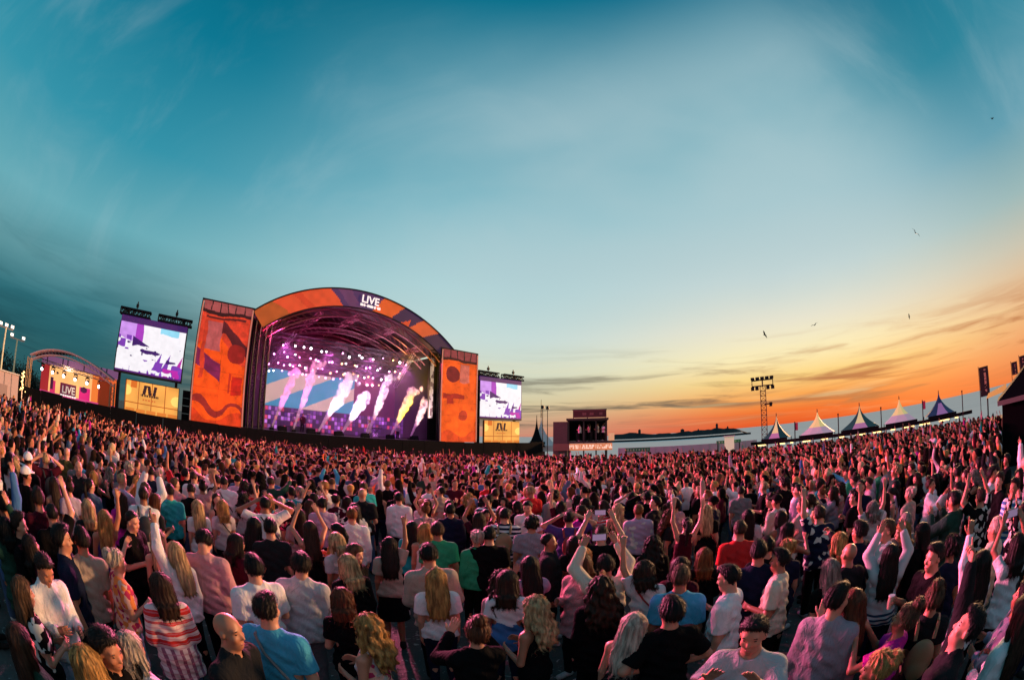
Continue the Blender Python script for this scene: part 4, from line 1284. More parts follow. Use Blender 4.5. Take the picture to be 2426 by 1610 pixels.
    t.put(b.inputs['Base Color'], col)
    b.inputs['Roughness'].default_value = rough
    if kind not in ('skin', 'hair'): b.inputs['Specular IOR Level'].default_value = 0.06
    return m


PM = {k: own_mat(k + ' own colour', k) for k in ('skin', 'hair', 'plain', 'denim', 'stripes', 'hemstripes', 'knit', 'floral', 'spots', 'tiedye')}
M['eye'] = mat('dark eye', (0.012, 0.009, 0.008), 0.25)
M['lip'] = mat('lip', (0.34, 0.09, 0.085), 0.5)


def cached(key, build, mat_, smooth=True):
    if key not in CACHE:
        V, F = build()
        me = new_mesh('_'.join(str(q) for q in key if isinstance(q, str)), V, F, smooth)
        for q in (mat_ if isinstance(mat_, list) else [mat_]): me.materials.append(q)
        CACHE[key] = me
    return CACHE[key]


def body_mesh(sex, pose, tilt, yaw, h, hands):
    key = ('body', sex, pose, tilt, yaw, h, hands)
    if key not in CACHE:
        V, F = body_arrays(sex, pose, R(tilt), R(yaw), h, hands)
        F = [tuple(q) for q in F.tolist()]; n = len(F); Rm = rot3(R(tilt), R(yaw))
        mi = [0] * n
        vs = [V]; nv = len(V)
        for c, r_, ix in (((-.033, .077, 1.668), (.0135, .011, .0075), 1), ((.033, .077, 1.668), (.0135, .011, .0075), 1),
                          ((-.034, .083, 1.690), (.019, .008, .0045), 1), ((.034, .083, 1.690), (.019, .008, .0045), 1), ((0, .091, 1.589), (.023, .010, .0075), 2)):
            ev, ef = ellipsoid_mesh(np.array(c), np.array(r_), Rm, 5)
            vs.append(ev); F += [tuple(i + nv for i in q) for q in ef]; mi += [ix] * len(ef); nv += len(ev)
        me = new_mesh('body_%s_%s' % (sex, pose), np.vstack(vs), F, True)
        for q in (PM['skin'], M['eye'], M['lip']): me.materials.append(q)
        me.polygons.foreach_set('material_index', np.array(mi, np.int32)); me.update()
        CACHE[key] = me
    return CACHE[key]


def strands(f, V, style, near, seed=1):
    """loose locks that follow the hair's own surface, so its outline and sheen break up"""
    rs = np.random.RandomState(seed)
    G = np.gradient(f.D, f.h); n = np.array(f.D.shape) - 1
    short = style in ('buzz', 'short', 'thick', 'curly', 'bun', 'updo', 'pony')
    N = (1500 if near else 500) if short else (2000 if near else 520)
    if style == 'buzz': N //= 2
    p = V[rs.randint(0, len(V), N)] + rs.normal(0, .004, (N, 3))
    steps = 4 if short else (11 if near else 8); st = {'buzz': .004, 'short': .0065, 'thick': .009, 'curly': .011}.get(style, .008) if short else (.024 if near else .032)
    def samp(P):
        i = np.clip(np.round((P - f.lo) / f.h).astype(int), 0, n)
        g = np.stack([q[i[:, 0], i[:, 1], i[:, 2]] for q in G], 1); return g / (np.linalg.norm(g, axis=1, keepdims=True) + 1e-6), f.D[i[:, 0], i[:, 1], i[:, 2]]
    back = np.array((0, -.6, -.8)) if short else np.array((0, -.05, -1.0))
    fly = np.where(rs.rand(N, 1) < .12, .55, .0) * rs.rand(N, 1) + (.30 if short else .04)
    side = rs.normal(0, .35 if style in ('wavy', 'curly') else .16, (N, 3)); ph = rs.rand(N) * 6.28
    pts, nrm = [], []
    for k in range(steps + 1):
        g, d = samp(p)
        if not short: p = p - g * np.clip(d - .006, -.02, .02)[:, None] * .8
        pts.append(p.copy()); nrm.append(g)
        w_ = side + (np.stack([np.sin(k * 1.1 + ph), np.cos(k * 1.1 + ph), 0 * ph], 1) * .5 if style in ('wavy', 'curly') else 0)
        t_ = back + w_; t_ = t_ - g * (t_ * g).sum(1, keepdims=True); t_ = t_ / (np.linalg.norm(t_, axis=1, keepdims=True) + 1e-6)
        p = p + (t_ + g * fly) * st
    wd = (.0027 if near else .0045) * (1 if short else 1.15)
    VV, FF = [], []
    for k in range(steps + 1):
        t_ = pts[min(k + 1, steps)] - pts[max(k - 1, 0)]; sd = np.cross(t_, nrm[k]); sd /= (np.linalg.norm(sd, axis=1, keepdims=True) + 1e-9)
        w2 = wd * (1 - .85 * k / steps)
        VV += [pts[k] - sd * w2, pts[k] + sd * w2]
    VV = np.stack(VV, 1).reshape(-1, 3); m = 2 * (steps + 1)
    base = np.arange(N)[:, None] * m
    for k in range(steps): FF.append(np.stack([base[:, 0] + 2 * k, base[:, 0] + 2 * k + 1, base[:, 0] + 2 * k + 3, base[:, 0] + 2 * k + 2], 1))
    return VV, np.vstack(FF)


def hair_mesh(style, h):
    def bld():
        f = hair_field(style, h); V, F = f.mesh()
        SV, SF = strands(f, V, style, h < .01)
        return np.vstack([V, SV]) - PIV, np.vstack([F, SF + len(V)])
    return cached(('hair', style, h), bld, PM['hair'])


def cap_mesh():
    def bld():
        f = Field((-.2, -.2, 1.6), (.2, .3, 1.9), .009)
        f.ell((0, -.012, 1.705), (.100, .122, .108), 0)
        f.cut(lambda x, y, z: 1.705 + .12 * y - z + 0 * x)
        f.ell((0, .115, 1.722), (.078, .085, .012), .008)
        V, F = f.mesh(); return V - PIV, F
    return cached(('cap',), bld, PM['plain'])


def top_mesh(sex, pose, kind, h, mt):
    k0 = ('top', sex, pose, kind, h)
    return cached(k0 + (mt,), lambda: top_field(sex, pose, kind, h).mesh(), PM[mt])


def bottom_mesh(sex, kind, h, mt): return cached(('bottom', sex, kind, h, mt), lambda: bottom_field(sex, kind, h).mesh(), PM[mt])


def shoe_mesh(h): return cached(('shoes', h), lambda: shoe_field(h).mesh(), PM['plain'])
# ------------------------------------------------------------------ who stands where
def ray_of(px, py):
    """bearing and elevation (degrees) of a point of the 2426 x 1610 photograph"""
    x, y = px - 1213, 805 - py
    r = math.hypot(x, y); th = 2 * math.asin(min(1, r / F2))
    a, u, f = x / r * math.sin(th), y / r * math.sin(th), math.cos(th)
    c, s_ = math.cos(R(ROLL)), math.sin(R(ROLL))
    a, u = c * a - s_ * u, s_ * a + c * u
    p = R(PITCH); yv, zv = f * math.cos(p) - u * math.sin(p), f * math.sin(p) + u * math.cos(p)
    return math.degrees(math.atan2(a, yv)), math.degrees(math.asin(zv))


CROP = {'A': 0, 'B': 600, 'C': 1200, 'D': 1806}
HC = {'black': (.004, .0033, .0035), 'dark': (.009, .0055, .0045), 'brown': (.032, .016, .010), 'light-brown': (0.0936, 0.054, 0.03024), 'auburn': (0.108, 0.0324, 0.0144), 'ginger': (0.216, 0.072, 0.0216),
      'golden': (.45, .25, .085), 'blonde': (.50, .36, .20), 'silver': (.50, .45, .40), 'grey': (0.216, 0.2016, 0.1944)}
TC = {'black': (.0042, .0042, .005), 'charcoal': (.015, .016, .018), 'grey': (0.1872, 0.1872, 0.195), 'light-grey': (.46, .46, .47), 'white': (.76, .75, .76), 'cream': (.66, .60, .46), 'beige': (0.4056, 0.3276, 0.2652), 'pink': (0.5148, 0.2808, 0.2964),
      'magenta': (.46, .02, .30), 'lilac': (0.39, 0.312, 0.4368), 'purple': (0.078, 0.0468, 0.2028), 'navy': (.008, .012, .034), 'blue': (0.0546, 0.156, 0.3744), 'sky-blue': (.06, .36, .56), 'teal': (.02, .34, .36), 'green': (.03, .32, .15),
      'dark-green': (0.0156, 0.0546, 0.039), 'olive': (0.078, 0.0858, 0.0312), 'yellow': (0.546, 0.429, 0.1716), 'orange': (.70, .22, .06), 'red': (.55, .03, .03), 'maroon': (.06, .006, .016), 'mauve': (0.312, 0.2652, 0.312), 'denim': (0.078, 0.1326, 0.2184)}
BC = {'black': TC['black'], 'dark': (.008, .009, .013), 'navy': TC['navy'], 'blue': (.06, .11, .20), 'light-blue': (.32, .45, .60), 'beige': TC['beige'], 'white': TC['white'], 'grey': (.12, .12, .13)}
SKIN = [(.46, .215, .135), (.50, .25, .165), (.40, .175, .10), (.32, .13, .072), (.52, .27, .18)]
HAIRW = {'short': 'short %s hair', 'buzz': 'cropped %s hair', 'thick': 'thick %s hair', 'curly': 'curly %s hair', 'bob': '%s bob', 'mid': 'shoulder-length %s hair', 'long': 'long %s hair', 'wavy': 'long wavy %s hair', 'pony': '%s ponytail', 'bun': '%s hair bun', 'updo': 'pinned-up %s hair'}
TOPW = {'tee': 't-shirt', 'shirt': 'shirt', 'sweater': 'sweater', 'jacket': 'jacket', 'cardigan': 'cardigan', 'tank': 'tank top', 'blouse': 'blouse', 'crop': 'strappy top', 'dress': 'dress', 'polo': 'polo shirt'}
PATW = {'plain': '', 'denim': '', 'stripes': 'striped ', 'hemstripes': 'hem-striped ', 'knit': 'striped knit ', 'floral': 'floral ', 'spots': 'flecked ', 'tiedye': 'tie-dyed '}
POSEW = {'stand': '', 'bent': 'forearms forward', 'holdr': 'one hand forward', 'clap': 'hands clasped', 'claphigh': 'clapping overhead', 'upr': 'one arm raised', 'upl': 'one arm raised', 'upr_bent': 'one bent arm raised',
         'up2': 'both arms raised', 'film': 'filming overhead', 'hips': 'hands on hips', 'pointr': 'pointing forward', 'reachl': 'arm outstretched', 'headhands': 'hands on head'}


def facew(face):
    f = (face + 180) % 360 - 180
    if abs(f) < 50: return ''
    if abs(f) > 140: return 'facing the camera'
    return 'facing the small stage' if f > 0 else 'facing the sea'


# crop, x, y of the top of the head; sex; facing (0 back to us, 90 looking to the small stage, -90 to the sea); pose; head tilt, head turn; hair; top; bottom
P_ = [
 ('A', 295, 500, 'm', -150, 'bent', -28, 0, 'short', 'dark', 'shirt', 'plain', 'white', 'trousers', 'light-blue'),
 ('A', 600, 325, 'm', 12, 'stand', 0, 0, 'short', 'dark', 'tee', 'plain', 'beige', 'jeans', 'dark'),
 ('A', 900, 515, 'f', -75, 'reachl', 0, 0, 'updo', 'silver', 'blouse', 'floral', 'orange', 'jeans', 'light-blue'),
 ('A', 1300, 690, 'f', 10, 'bent', 0, 0, 'mid', 'brown', 'cardigan', 'knit', 'red', 'jeans', 'blue'),
 ('A', 1430, 465, 'f', 25, 'upl', 0, 20, 'long', 'blonde', 'sweater', 'plain', 'white', 'trousers', 'black'),
 ('A', 150, 760, 'f', -80, 'bent', 0, 0, 'long', 'light-brown', 'blouse', 'spots', 'black', 'trousers', 'black'),
 ('A', 130, 1135, 'f', -70, 'stand', 0, 0, 'long', 'brown', 'jacket', 'plain', 'dark-green', 'trousers', 'black'),
 ('A', 570, 1310, 'f', 0, 'stand', 0, 0, 'mid', 'golden', 'tee', 'plain', 'black', 'trousers', 'black'),
 ('A', 820, 1125, 'm', -140, 'stand', -10, 0, 'thick', 'dark', 'shirt', 'plain', 'black', 'trousers', 'black'),
 ('A', 1140, 1240, 'f', -55, 'stand', 0, 0, 'bob', 'silver', 'tee', 'plain', 'white', 'trousers', 'dark'),
 ('A', 1800, 1085, 'm', -125, 'stand', 0, 0, 'bald', 'grey', 'shirt', 'plain', 'charcoal', 'trousers', 'black'),
 ('A', 1075, 205, 'm', -125, 'bent', -15, 0, 'buzz', 'dark', 'polo', 'plain', 'black', 'trousers', 'black'),
 ('A', 1130, 5, 'm', 0, 'stand', 0, 0, 'short', 'brown', 'tee', 'plain', 'white', 'jeans', 'dark'),
 ('A', 1375, -20, 'm', 5, 'stand', 0, 0, 'short', 'black', 'tee', 'plain', 'teal', 'jeans', 'dark'),
 ('A', 1600, 92, 'f', 10, 'stand', 0, 0, 'long', 'blonde', 'tee', 'plain', 'white', 'jeans', 'dark'),
 ('A', 1795, 105, 'f', 10, 'stand', 0, 0, 'mid', 'golden', 'tee', 'plain', 'light-grey', 'jeans', 'dark'),
 ('A', 1262, 335, 'f', 8, 'stand', 0, 0, 'long', 'blonde', 'tank', 'plain', 'black', 'trousers', 'black'),
 ('A', 1690, 330, 'm', -20, 'bent', -40, 0, 'thick', 'dark', 'shirt', 'plain', 'pink', 'trousers', 'black'),
 ('A', 1890, 385, 'f', -60, 'bent', 0, 0, 'mid', 'dark', 'sweater', 'plain', 'maroon', 'trousers', 'black'),
 ('A', 2040, 255, 'f', -30, 'stand', 0, 0, 'long', 'black', 'tee', 'plain', 'black', 'trousers', 'black'),
 ('A', 770, 160, 'f', 5, 'upr', 0, 0, 'long', 'golden', 'tank', 'plain', 'purple', 'trousers', 'black'),
 ('A', 965, 45, 'f', 0, 'stand', 0, 0, 'long', 'brown', 'tee', 'plain', 'magenta', 'jeans', 'dark'),
 ('A', 680, 100, 'f', 10, 'stand', 0, 0, 'mid', 'blonde', 'cardigan', 'plain', 'charcoal', 'trousers', 'black'),
 ('A', 440, -70, 'f', 20, 'bent', 0, 0, 'long', 'brown', 'dress', 'plain', 'pink', 'trousers', 'black'),
 ('A', 145, 185, 'm', -105, 'stand', 0, 0, 'short', 'dark', 'jacket', 'plain', 'black', 'trousers', 'black'),
 ('A', 255, 385, 'f', -70, 'stand', 15, 0, 'mid', 'dark', 'sweater', 'plain', 'maroon', 'jeans', 'dark'),
 ('A', 500, 305, 'm', -95, 'stand', 0, 0, 'thick', 'black', 'tee', 'plain', 'navy', 'trousers', 'black'),
 ('A', 420, 160, 'm', 15, 'upr_bent', 0, 0, 'buzz', 'black', 'tee', 'plain', 'black', 'trousers', 'black'),
 ('A', 55, 60, 'm', 20, 'upr', 0, 0, 'short', 'dark', 'shirt', 'plain', 'blue', 'jeans', 'dark'),
 ('A', 1240, 60, 'f', -60, 'bent', 0, 0, 'mid', 'auburn', 'tee', 'plain', 'charcoal', 'trousers', 'black'),
 ('A', 560, -40, 'f', 15, 'stand', 0, 0, 'bun', 'brown', 'blouse', 'plain', 'lilac', 'jeans', 'dark'),
 ('A', 330, 20, 'm', 15, 'stand', 0, 0, 'thick', 'brown', 'tee', 'plain', 'maroon', 'jeans', 'dark'),
 ('A', 30, 290, 'f', 20, 'claphigh', 0, 0, 'bob', 'black', 'jacket', 'plain', 'dark-green', 'trousers', 'black'),
 ('B', 155, 275, 'm', 10, 'stand', 0, 0, 'short', 'black', 'tee', 'plain', 'charcoal', 'trousers', 'black'),
 ('B', 320, 555, 'm', -10, 'holdr', 0, 0, 'thick', 'dark', 'shirt', 'plain', 'light-grey', 'trousers', 'grey'),
 ('B', 25, 545, 'm', 20, 'holdr', 0, 0, 'short', 'black', 'tee', 'plain', 'white', 'trousers', 'black'),
 ('B', 190, 875, 'm', -30, 'bent', 0, 0, 'short', 'dark', 'tee', 'plain', 'sky-blue', 'jeans', 'dark'),
 ('B', 770, 845, 'f', 0, 'bent', 0, 0, 'bob', 'auburn', 'tee', 'plain', 'black', 'trousers', 'black'),
 ('B', 985, 1045, 'f', 60, 'bent', 0, 0, 'wavy', 'golden', 'tank', 'floral', 'light-grey', 'jeans', 'blue'),
 ('B', 1510, 655, 'f', 5, 'stand', 0, 0, 'long', 'golden', 'blouse', 'plain', 'white', 'jeans', 'navy'),
 ('B', 1500, 475, 'm', 5, 'bent', 0, 0, 'short', 'black', 'shirt', 'plain', 'beige', 'trousers', 'black'),
 ('B', 1750, 1050, 'f', 15, 'clap', 0, 0, 'bun', 'auburn', 'sweater', 'plain', 'black', 'trousers', 'black'),
 ('B', 2060, 685, 'f', -5, 'bent', 0, 0, 'mid', 'brown', 'tee', 'tiedye', 'blue', 'trousers', 'navy'),
 ('B', 1890, 325, 'm', 5, 'bent', 0, 0, 'short', 'black', 'tee', 'plain', 'black', 'trousers', 'black'),
 ('B', 1530, 300, 'm', 5, 'stand', 0, 0, 'thick', 'brown', 'tee', 'plain', 'green', 'jeans', 'dark'),
 ('B', 1268, 285, 'f', 5, 'stand', 0, 0, 'long', 'black', 'tee', 'plain', 'teal', 'jeans', 'dark'),
 ('B', 1100, 430, 'f', 0, 'upr', 0, 0, 'long', 'dark', 'blouse', 'plain', 'beige', 'skirt', 'black'),
 ('B', 720, 385, 'f', 40, 'stand', 0, 0, 'bob', 'blonde', 'tee', 'plain', 'light-grey', 'jeans', 'dark'),
 ('B', 740, 465, 'f', -130, 'stand', 0, 0, 'mid', 'light-brown', 'sweater', 'plain', 'black', 'trousers', 'black'),
 ('B', 850, 535, 'f', 25, 'stand', 0, 0, 'mid', 'blonde', 'jacket', 'plain', 'black', 'trousers', 'black'),
 ('B', 815, 175, 'm', 5, 'stand', 0, 0, 'short', 'ginger', 'shirt', 'plain', 'white', 'jeans', 'dark'),
 ('B', 475, 285, 'f', 10, 'claphigh', 0, 0, 'long', 'brown', 'tank', 'plain', 'black', 'trousers', 'black'),
 ('B', 120, 95, 'm', 10, 'headhands', 0, 0, 'short', 'dark', 'tee', 'plain', 'white', 'jeans', 'dark'),
 ('B', 1785, 355, 'f', 20, 'stand', 0, 0, 'updo', 'silver', 'sweater', 'plain', 'green', 'trousers', 'black'),
 ('B', 2010, 180, 'm', 0, 'stand', 0, 0, 'short', 'dark', 'tee', 'stripes', 'navy', 'jeans', 'dark'),
 ('B', 1590, 140, 'm', 5, 'stand', 0, 0, 'short', 'black', 'shirt', 'plain', 'navy', 'jeans', 'dark'),
 ('B', 665, 295, 'f', 60, 'bent', 0, 0, 'pony', 'dark', 'tee', 'plain', 'orange', 'jeans', 'dark'),
 ('B', 1410, 290, 'f', 5, 'stand', 0, 0, 'mid', 'golden', 'tank', 'plain', 'white', 'jeans', 'dark'),
 ('B', 1855, 200, 'f', 0, 'claphigh', 0, 0, 'mid', 'brown', 'tee', 'plain', 'maroon', 'jeans', 'dark'),
 ('B', 1190, 50, 'm', 0, 'stand', 0, 0, 'short', 'dark', 'shirt', 'plain', 'white', 'jeans', 'dark'),
 ('B', 1345, 150, 'f', 30, 'holdr', 0, 0, 'bun', 'ginger', 'blouse', 'plain', 'pink', 'jeans', 'dark'),
 ('B', 570, 90, 'm', 5, 'stand', 0, 0, 'thick', 'black', 'tee', 'plain', 'lilac', 'jeans', 'dark'),
 ('B', 330, 170, 'f', 10, 'bent', 0, 0, 'long', 'dark', 'tee', 'plain', 'pink', 'jeans', 'dark'),
 ('C', 235, 575, 'f', 15, 'clap', 0, 0, 'long', 'dark', 'blouse', 'plain', 'lilac', 'trousers', 'black'),
 ('C', 265, 905, 'f', 55, 'bent', 0, 0, 'wavy', 'blonde', 'tank', 'plain', 'black', 'trousers', 'black'),
 ('C', 370, 385, 'm', -95, 'stand', 0, 0, 'buzz', 'dark', 'jacket', 'plain', 'charcoal', 'trousers', 'black'),
 ('C', 600, 565, 'f', 140, 'reachl', 0, 0, 'mid', 'light-brown', 'cardigan', 'plain', 'pink', 'jeans', 'dark'),
 ('C', 770, 715, 'f', 20, 'stand', 0, 0, 'wavy', 'brown', 'cardigan', 'plain', 'black', 'trousers', 'black'),
 ('C', 870, 560, 'm', 15, 'film', 0, 0, 'short', 'dark', 'shirt', 'plain', 'cream', 'trousers', 'black'),
 ('C', 1235, 605, 'f', 5, 'upl', 0, 0, 'bob', 'brown', 'tee', 'plain', 'white', 'jeans', 'navy'),
 ('C', 1415, 645, 'm', 0, 'stand', 0, 0, 'short', 'light-brown', 'tee', 'plain', 'sky-blue', 'jeans', 'dark'),
 ('C', 945, 985, 'f', -15, 'holdr', 0, 0, 'long', 'silver', 'tank', 'plain', 'charcoal', 'skirt', 'black'),
 ('C', 1345, 880, 'm', 25, 'hips', 0, 0, 'thick', 'black', 'tee', 'plain', 'black', 'shorts', 'black'),
 ('C', 1825, 640, 'm', 75, 'holdr', -12, 0, 'short', 'black', 'tee', 'plain', 'white', 'jeans', 'blue'),
 ('C', 2050, 1050, 'm', 170, 'clap', -12, 0, 'short', 'black', 'tee', 'plain', 'light-grey', 'trousers', 'black'),
 ('C', 1580, 490, 'f', 10, 'holdr', 0, 0, 'mid', 'ginger', 'sweater', 'plain', 'black', 'trousers', 'black'),
 ('C', 1890, 285, 'm', 10, 'stand', 0, 0, 'short', 'brown', 'tee', 'plain', 'red', 'jeans', 'dark'),
 ('C', 1075, 145, 'm', 5, 'stand', 0, 0, 'short', 'ginger', 'shirt', 'spots', 'lilac', 'jeans', 'dark'),
 ('C', 1235, 190, 'f', -80, 'stand', 0, 0, 'wavy', 'auburn', 'tee', 'plain', 'charcoal', 'trousers', 'black'),
 ('C', 535, 215, 'm', 5, 'headhands', 0, 0, 'short', 'dark', 'tee', 'plain', 'purple', 'jeans', 'dark'),
 ('C', 880, 145, 'f', 0, 'stand', 0, 0, 'long', 'blonde', 'tank', 'plain', 'charcoal', 'trousers', 'black'),
 ('C', 1650, 150, 'f', 5, 'stand', 0, 0, 'long', 'blonde', 'tee', 'plain', 'black', 'trousers', 'black'),
 ('C', 1400, 260, 'f', 10, 'up2', 0, 0, 'pony', 'dark', 'tank', 'plain', 'maroon', 'trousers', 'black'),
 ('C', 2085, 425, 'm', 5, 'stand', 0, 0, 'short', 'black', 'tee', 'plain', 'navy', 'trousers', 'black'),
 ('C', 1205, 405, 'f', 5, 'stand', 0, 0, 'wavy', 'black', 'jacket', 'plain', 'black', 'trousers', 'black'),
 ('C', 545, 395, 'f', 5, 'stand', 0, 0, 'mid', 'dark', 'tee', 'plain', 'charcoal', 'trousers', 'black'),
 ('C', 770, 330, 'm', 5, 'film', 0, 0, 'short', 'brown', 'tee', 'plain', 'black', 'jeans', 'dark'),
 ('C', 400, 120, 'f', 10, 'upl', 0, 0, 'mid', 'dark', 'tee', 'plain', 'maroon', 'jeans', 'dark'),
 ('C', 40, 700, 'f', 20, 'bent', 0, 0, 'wavy', 'brown', 'tee', 'plain', 'pink', 'jeans', 'dark'),
 ('C', 680, 510, 'f', -20, 'stand', 0, 0, 'bob', 'golden', 'tee', 'plain', 'black', 'trousers', 'black'),
 ('C', 1395, 570, 'f', -10, 'stand', 0, 0, 'mid', 'dark', 'jacket', 'plain', 'maroon', 'trousers', 'black'),
 ('C', 180, 250, 'm', 0, 'stand', 0, 0, 'curly', 'dark', 'tee', 'plain', 'mauve', 'jeans', 'dark'),
 ('C', 1900, 0, 'm', 0, 'stand', 0, 0, 'short', 'dark', 'tee', 'plain', 'grey', 'jeans', 'dark'),
 ('C', 1980, 170, 'f', 0, 'bent', 0, 0, 'long', 'black', 'blouse', 'plain', 'light-grey', 'jeans', 'dark'),
 ('D', 170, 520, 'm', 80, 'bent', 0, 0, 'short', 'black', 'tee', 'plain', 'cream', 'trousers', 'black'),
 ('D', 565, 800, 'm', -15, 'stand', 0, -30, 'short', 'dark', 'shirt', 'plain', 'mauve', 'trousers', 'dark'),
 ('D', 800, 825, 'f', 35, 'clap', 0, 0, 'long', 'auburn', 'tee', 'plain', 'pink', 'trousers', 'black'),
 ('D', 1070, 1010, 'f', 75, 'clap', 12, 0, 'bun', 'light-brown', 'blouse', 'plain', 'magenta', 'trousers', 'black'),
 ('D', 1040, 480, 'f', 10, 'claphigh', 0, 0, 'long', 'dark', 'sweater', 'hemstripes', 'light-grey', 'trousers', 'navy'),
 ('D', 1030, 275, 'm', 110, 'stand', 0, 0, 'short', 'light-brown', 'shirt', 'plain', 'white', 'trousers', 'black'),
 ('D', 1140, 295, 'f', 110, 'stand', 0, 0, 'mid', 'golden', 'tee', 'plain', 'maroon', 'trousers', 'black'),
 ('D', 1110, 225, 'm', 40, 'stand', 0, 0, 'buzz', 'grey', 'tee', 'plain', 'grey', 'jeans', 'dark'),
 ('D', 1285, 285, 'f', 75, 'stand', 0, 0, 'long', 'black', 'jacket', 'plain', 'black', 'trousers', 'black'),
 ('D', 1415, 460, 'm', 130, 'holdr', 0, 0, 'short', 'dark', 'tee', 'plain', 'black', 'trousers', 'black'),
 ('D', 1600, 995, 'm', 95, 'upr', 22, 0, 'short', 'black', 'shirt', 'plain', 'charcoal', 'trousers', 'black'),
 ('D', 1440, 775, 'f', 10, 'stand', 0, 0, 'bun', 'light-brown', 'tee', 'plain', 'charcoal', 'trousers', 'black'),
 ('D', 2030, 735, 'f', 85, 'bent', 10, 0, 'mid', 'dark', 'jacket', 'plain', 'lilac', 'jeans', 'dark'),
 ('D', 2110, 900, 'f', 60, 'bent', 0, 0, 'long', 'brown', 'jacket', 'denim', 'white', 'trousers', 'white'),
 ('D', 860, 1385, 'f', 85, 'bent', 0, 0, 'updo', 'golden', 'tee', 'plain', 'black', 'trousers', 'black'),
 ('D', 1880, 255, 'm', 70, 'stand', 0, 0, 'buzz', 'silver', 'shirt', 'plain', 'cream', 'trousers', 'black'),
 ('D', 1735, 505, 'f', 40, 'upl', 0, 0, 'long', 'dark', 'shirt', 'plain', 'white', 'trousers', 'black'),
 ('D', 2050, 395, 'f', 30, 'film', 0, 0, 'mid', 'dark', 'tee', 'plain', 'white', 'trousers', 'black'),
 ('D', 605, 385, 'f', 50, 'pointr', 0, 0, 'mid', 'golden', 'sweater', 'plain', 'charcoal', 'trousers', 'black'),
 ('D', 670, 475, 'm', 40, 'stand', 0, 0, 'bald', 'grey', 'tee', 'plain', 'charcoal', 'trousers', 'black'),
 ('D', 660, 570, 'f', 30, 'stand', 0, 0, 'long', 'grey', 'tee', 'plain', 'black', 'trousers', 'black'),
 ('D', 195, 445, 'f', 30, 'stand', 0, 0, 'updo', 'golden', 'tee', 'plain', 'navy', 'trousers', 'black'),
 ('D', 45, 420, 'm', 20, 'stand', 0, 0, 'short', 'black', 'tee', 'plain', 'black', 'trousers', 'black'),
 ('D', 505, 150, 'm', 30, 'upl', 0, 0, 'short', 'brown', 'tee', 'spots', 'navy', 'trousers', 'black'),
 ('D', 1540, 40, 'm', 60, 'clap', 0, 0, 'short', 'black', 'jacket', 'plain', 'dark-green', 'trousers', 'black'),
 ('D', 1800, 0, 'm', 40, 'claphigh', 0, 0, 'short', 'brown', 'tee', 'spots', 'black', 'jeans', 'dark'),
 ('D', 1190, 10, 'f', 60, 'stand', 0, 0, 'updo', 'silver', 'cardigan', 'plain', 'beige', 'jeans', 'dark'),
 ('D', 1560, 430, 'f', 30, 'stand', 0, 0, 'curly', 'dark', 'tee', 'plain', 'navy', 'trousers', 'black'),
 ('D', 870, 130, 'f', 30, 'up2', 0, 0, 'bob', 'grey', 'tee', 'plain', 'light-grey', 'jeans', 'dark'),
 ('D', 810, 280, 'm', 60, 'stand', 0, 0, 'thick', 'black', 'jacket', 'plain', 'navy', 'trousers', 'black'),
]

people_xy = []          # (x, y, radius kept clear)
labels_used = set()
FOCUS = SP(14.5, 2.0)


def stage_face(x, y):
    return math.degrees(math.atan2(-(FOCUS.x - x), FOCUS.y - y))


def spec_label(sex, face, pose, hair, hcol, top, tmat, tcol, bot, bcol):
    h = 'bald head' if hair == 'bald' else HAIRW[hair] % hcol.replace('-', ' ')
    tw = '%s %s%s' % (tcol.replace('-', ' '), PATW[tmat], TOPW[top])
    out = '%s with %s in %s' % ('man' if sex == 'm' else 'woman', h, tw)
    for q in (POSEW[pose], facew(face)):
        if q and len((out + ' ' + q).split()) <= 16: out += ', ' + q
    return out


HOLD = {'film': 'flat', 'clap': 'flat', 'claphigh': 'flat', 'upr': 'point', 'upl': 'point', 'upr_bent': 'flat', 'up2': 'flat', 'pointr': 'point', 'holdr': 'grip', 'bent': 'relax', 'stand': 'relax', 'hips': 'relax', 'reachl': 'relax', 'headhands': 'flat'}
props_todo = []


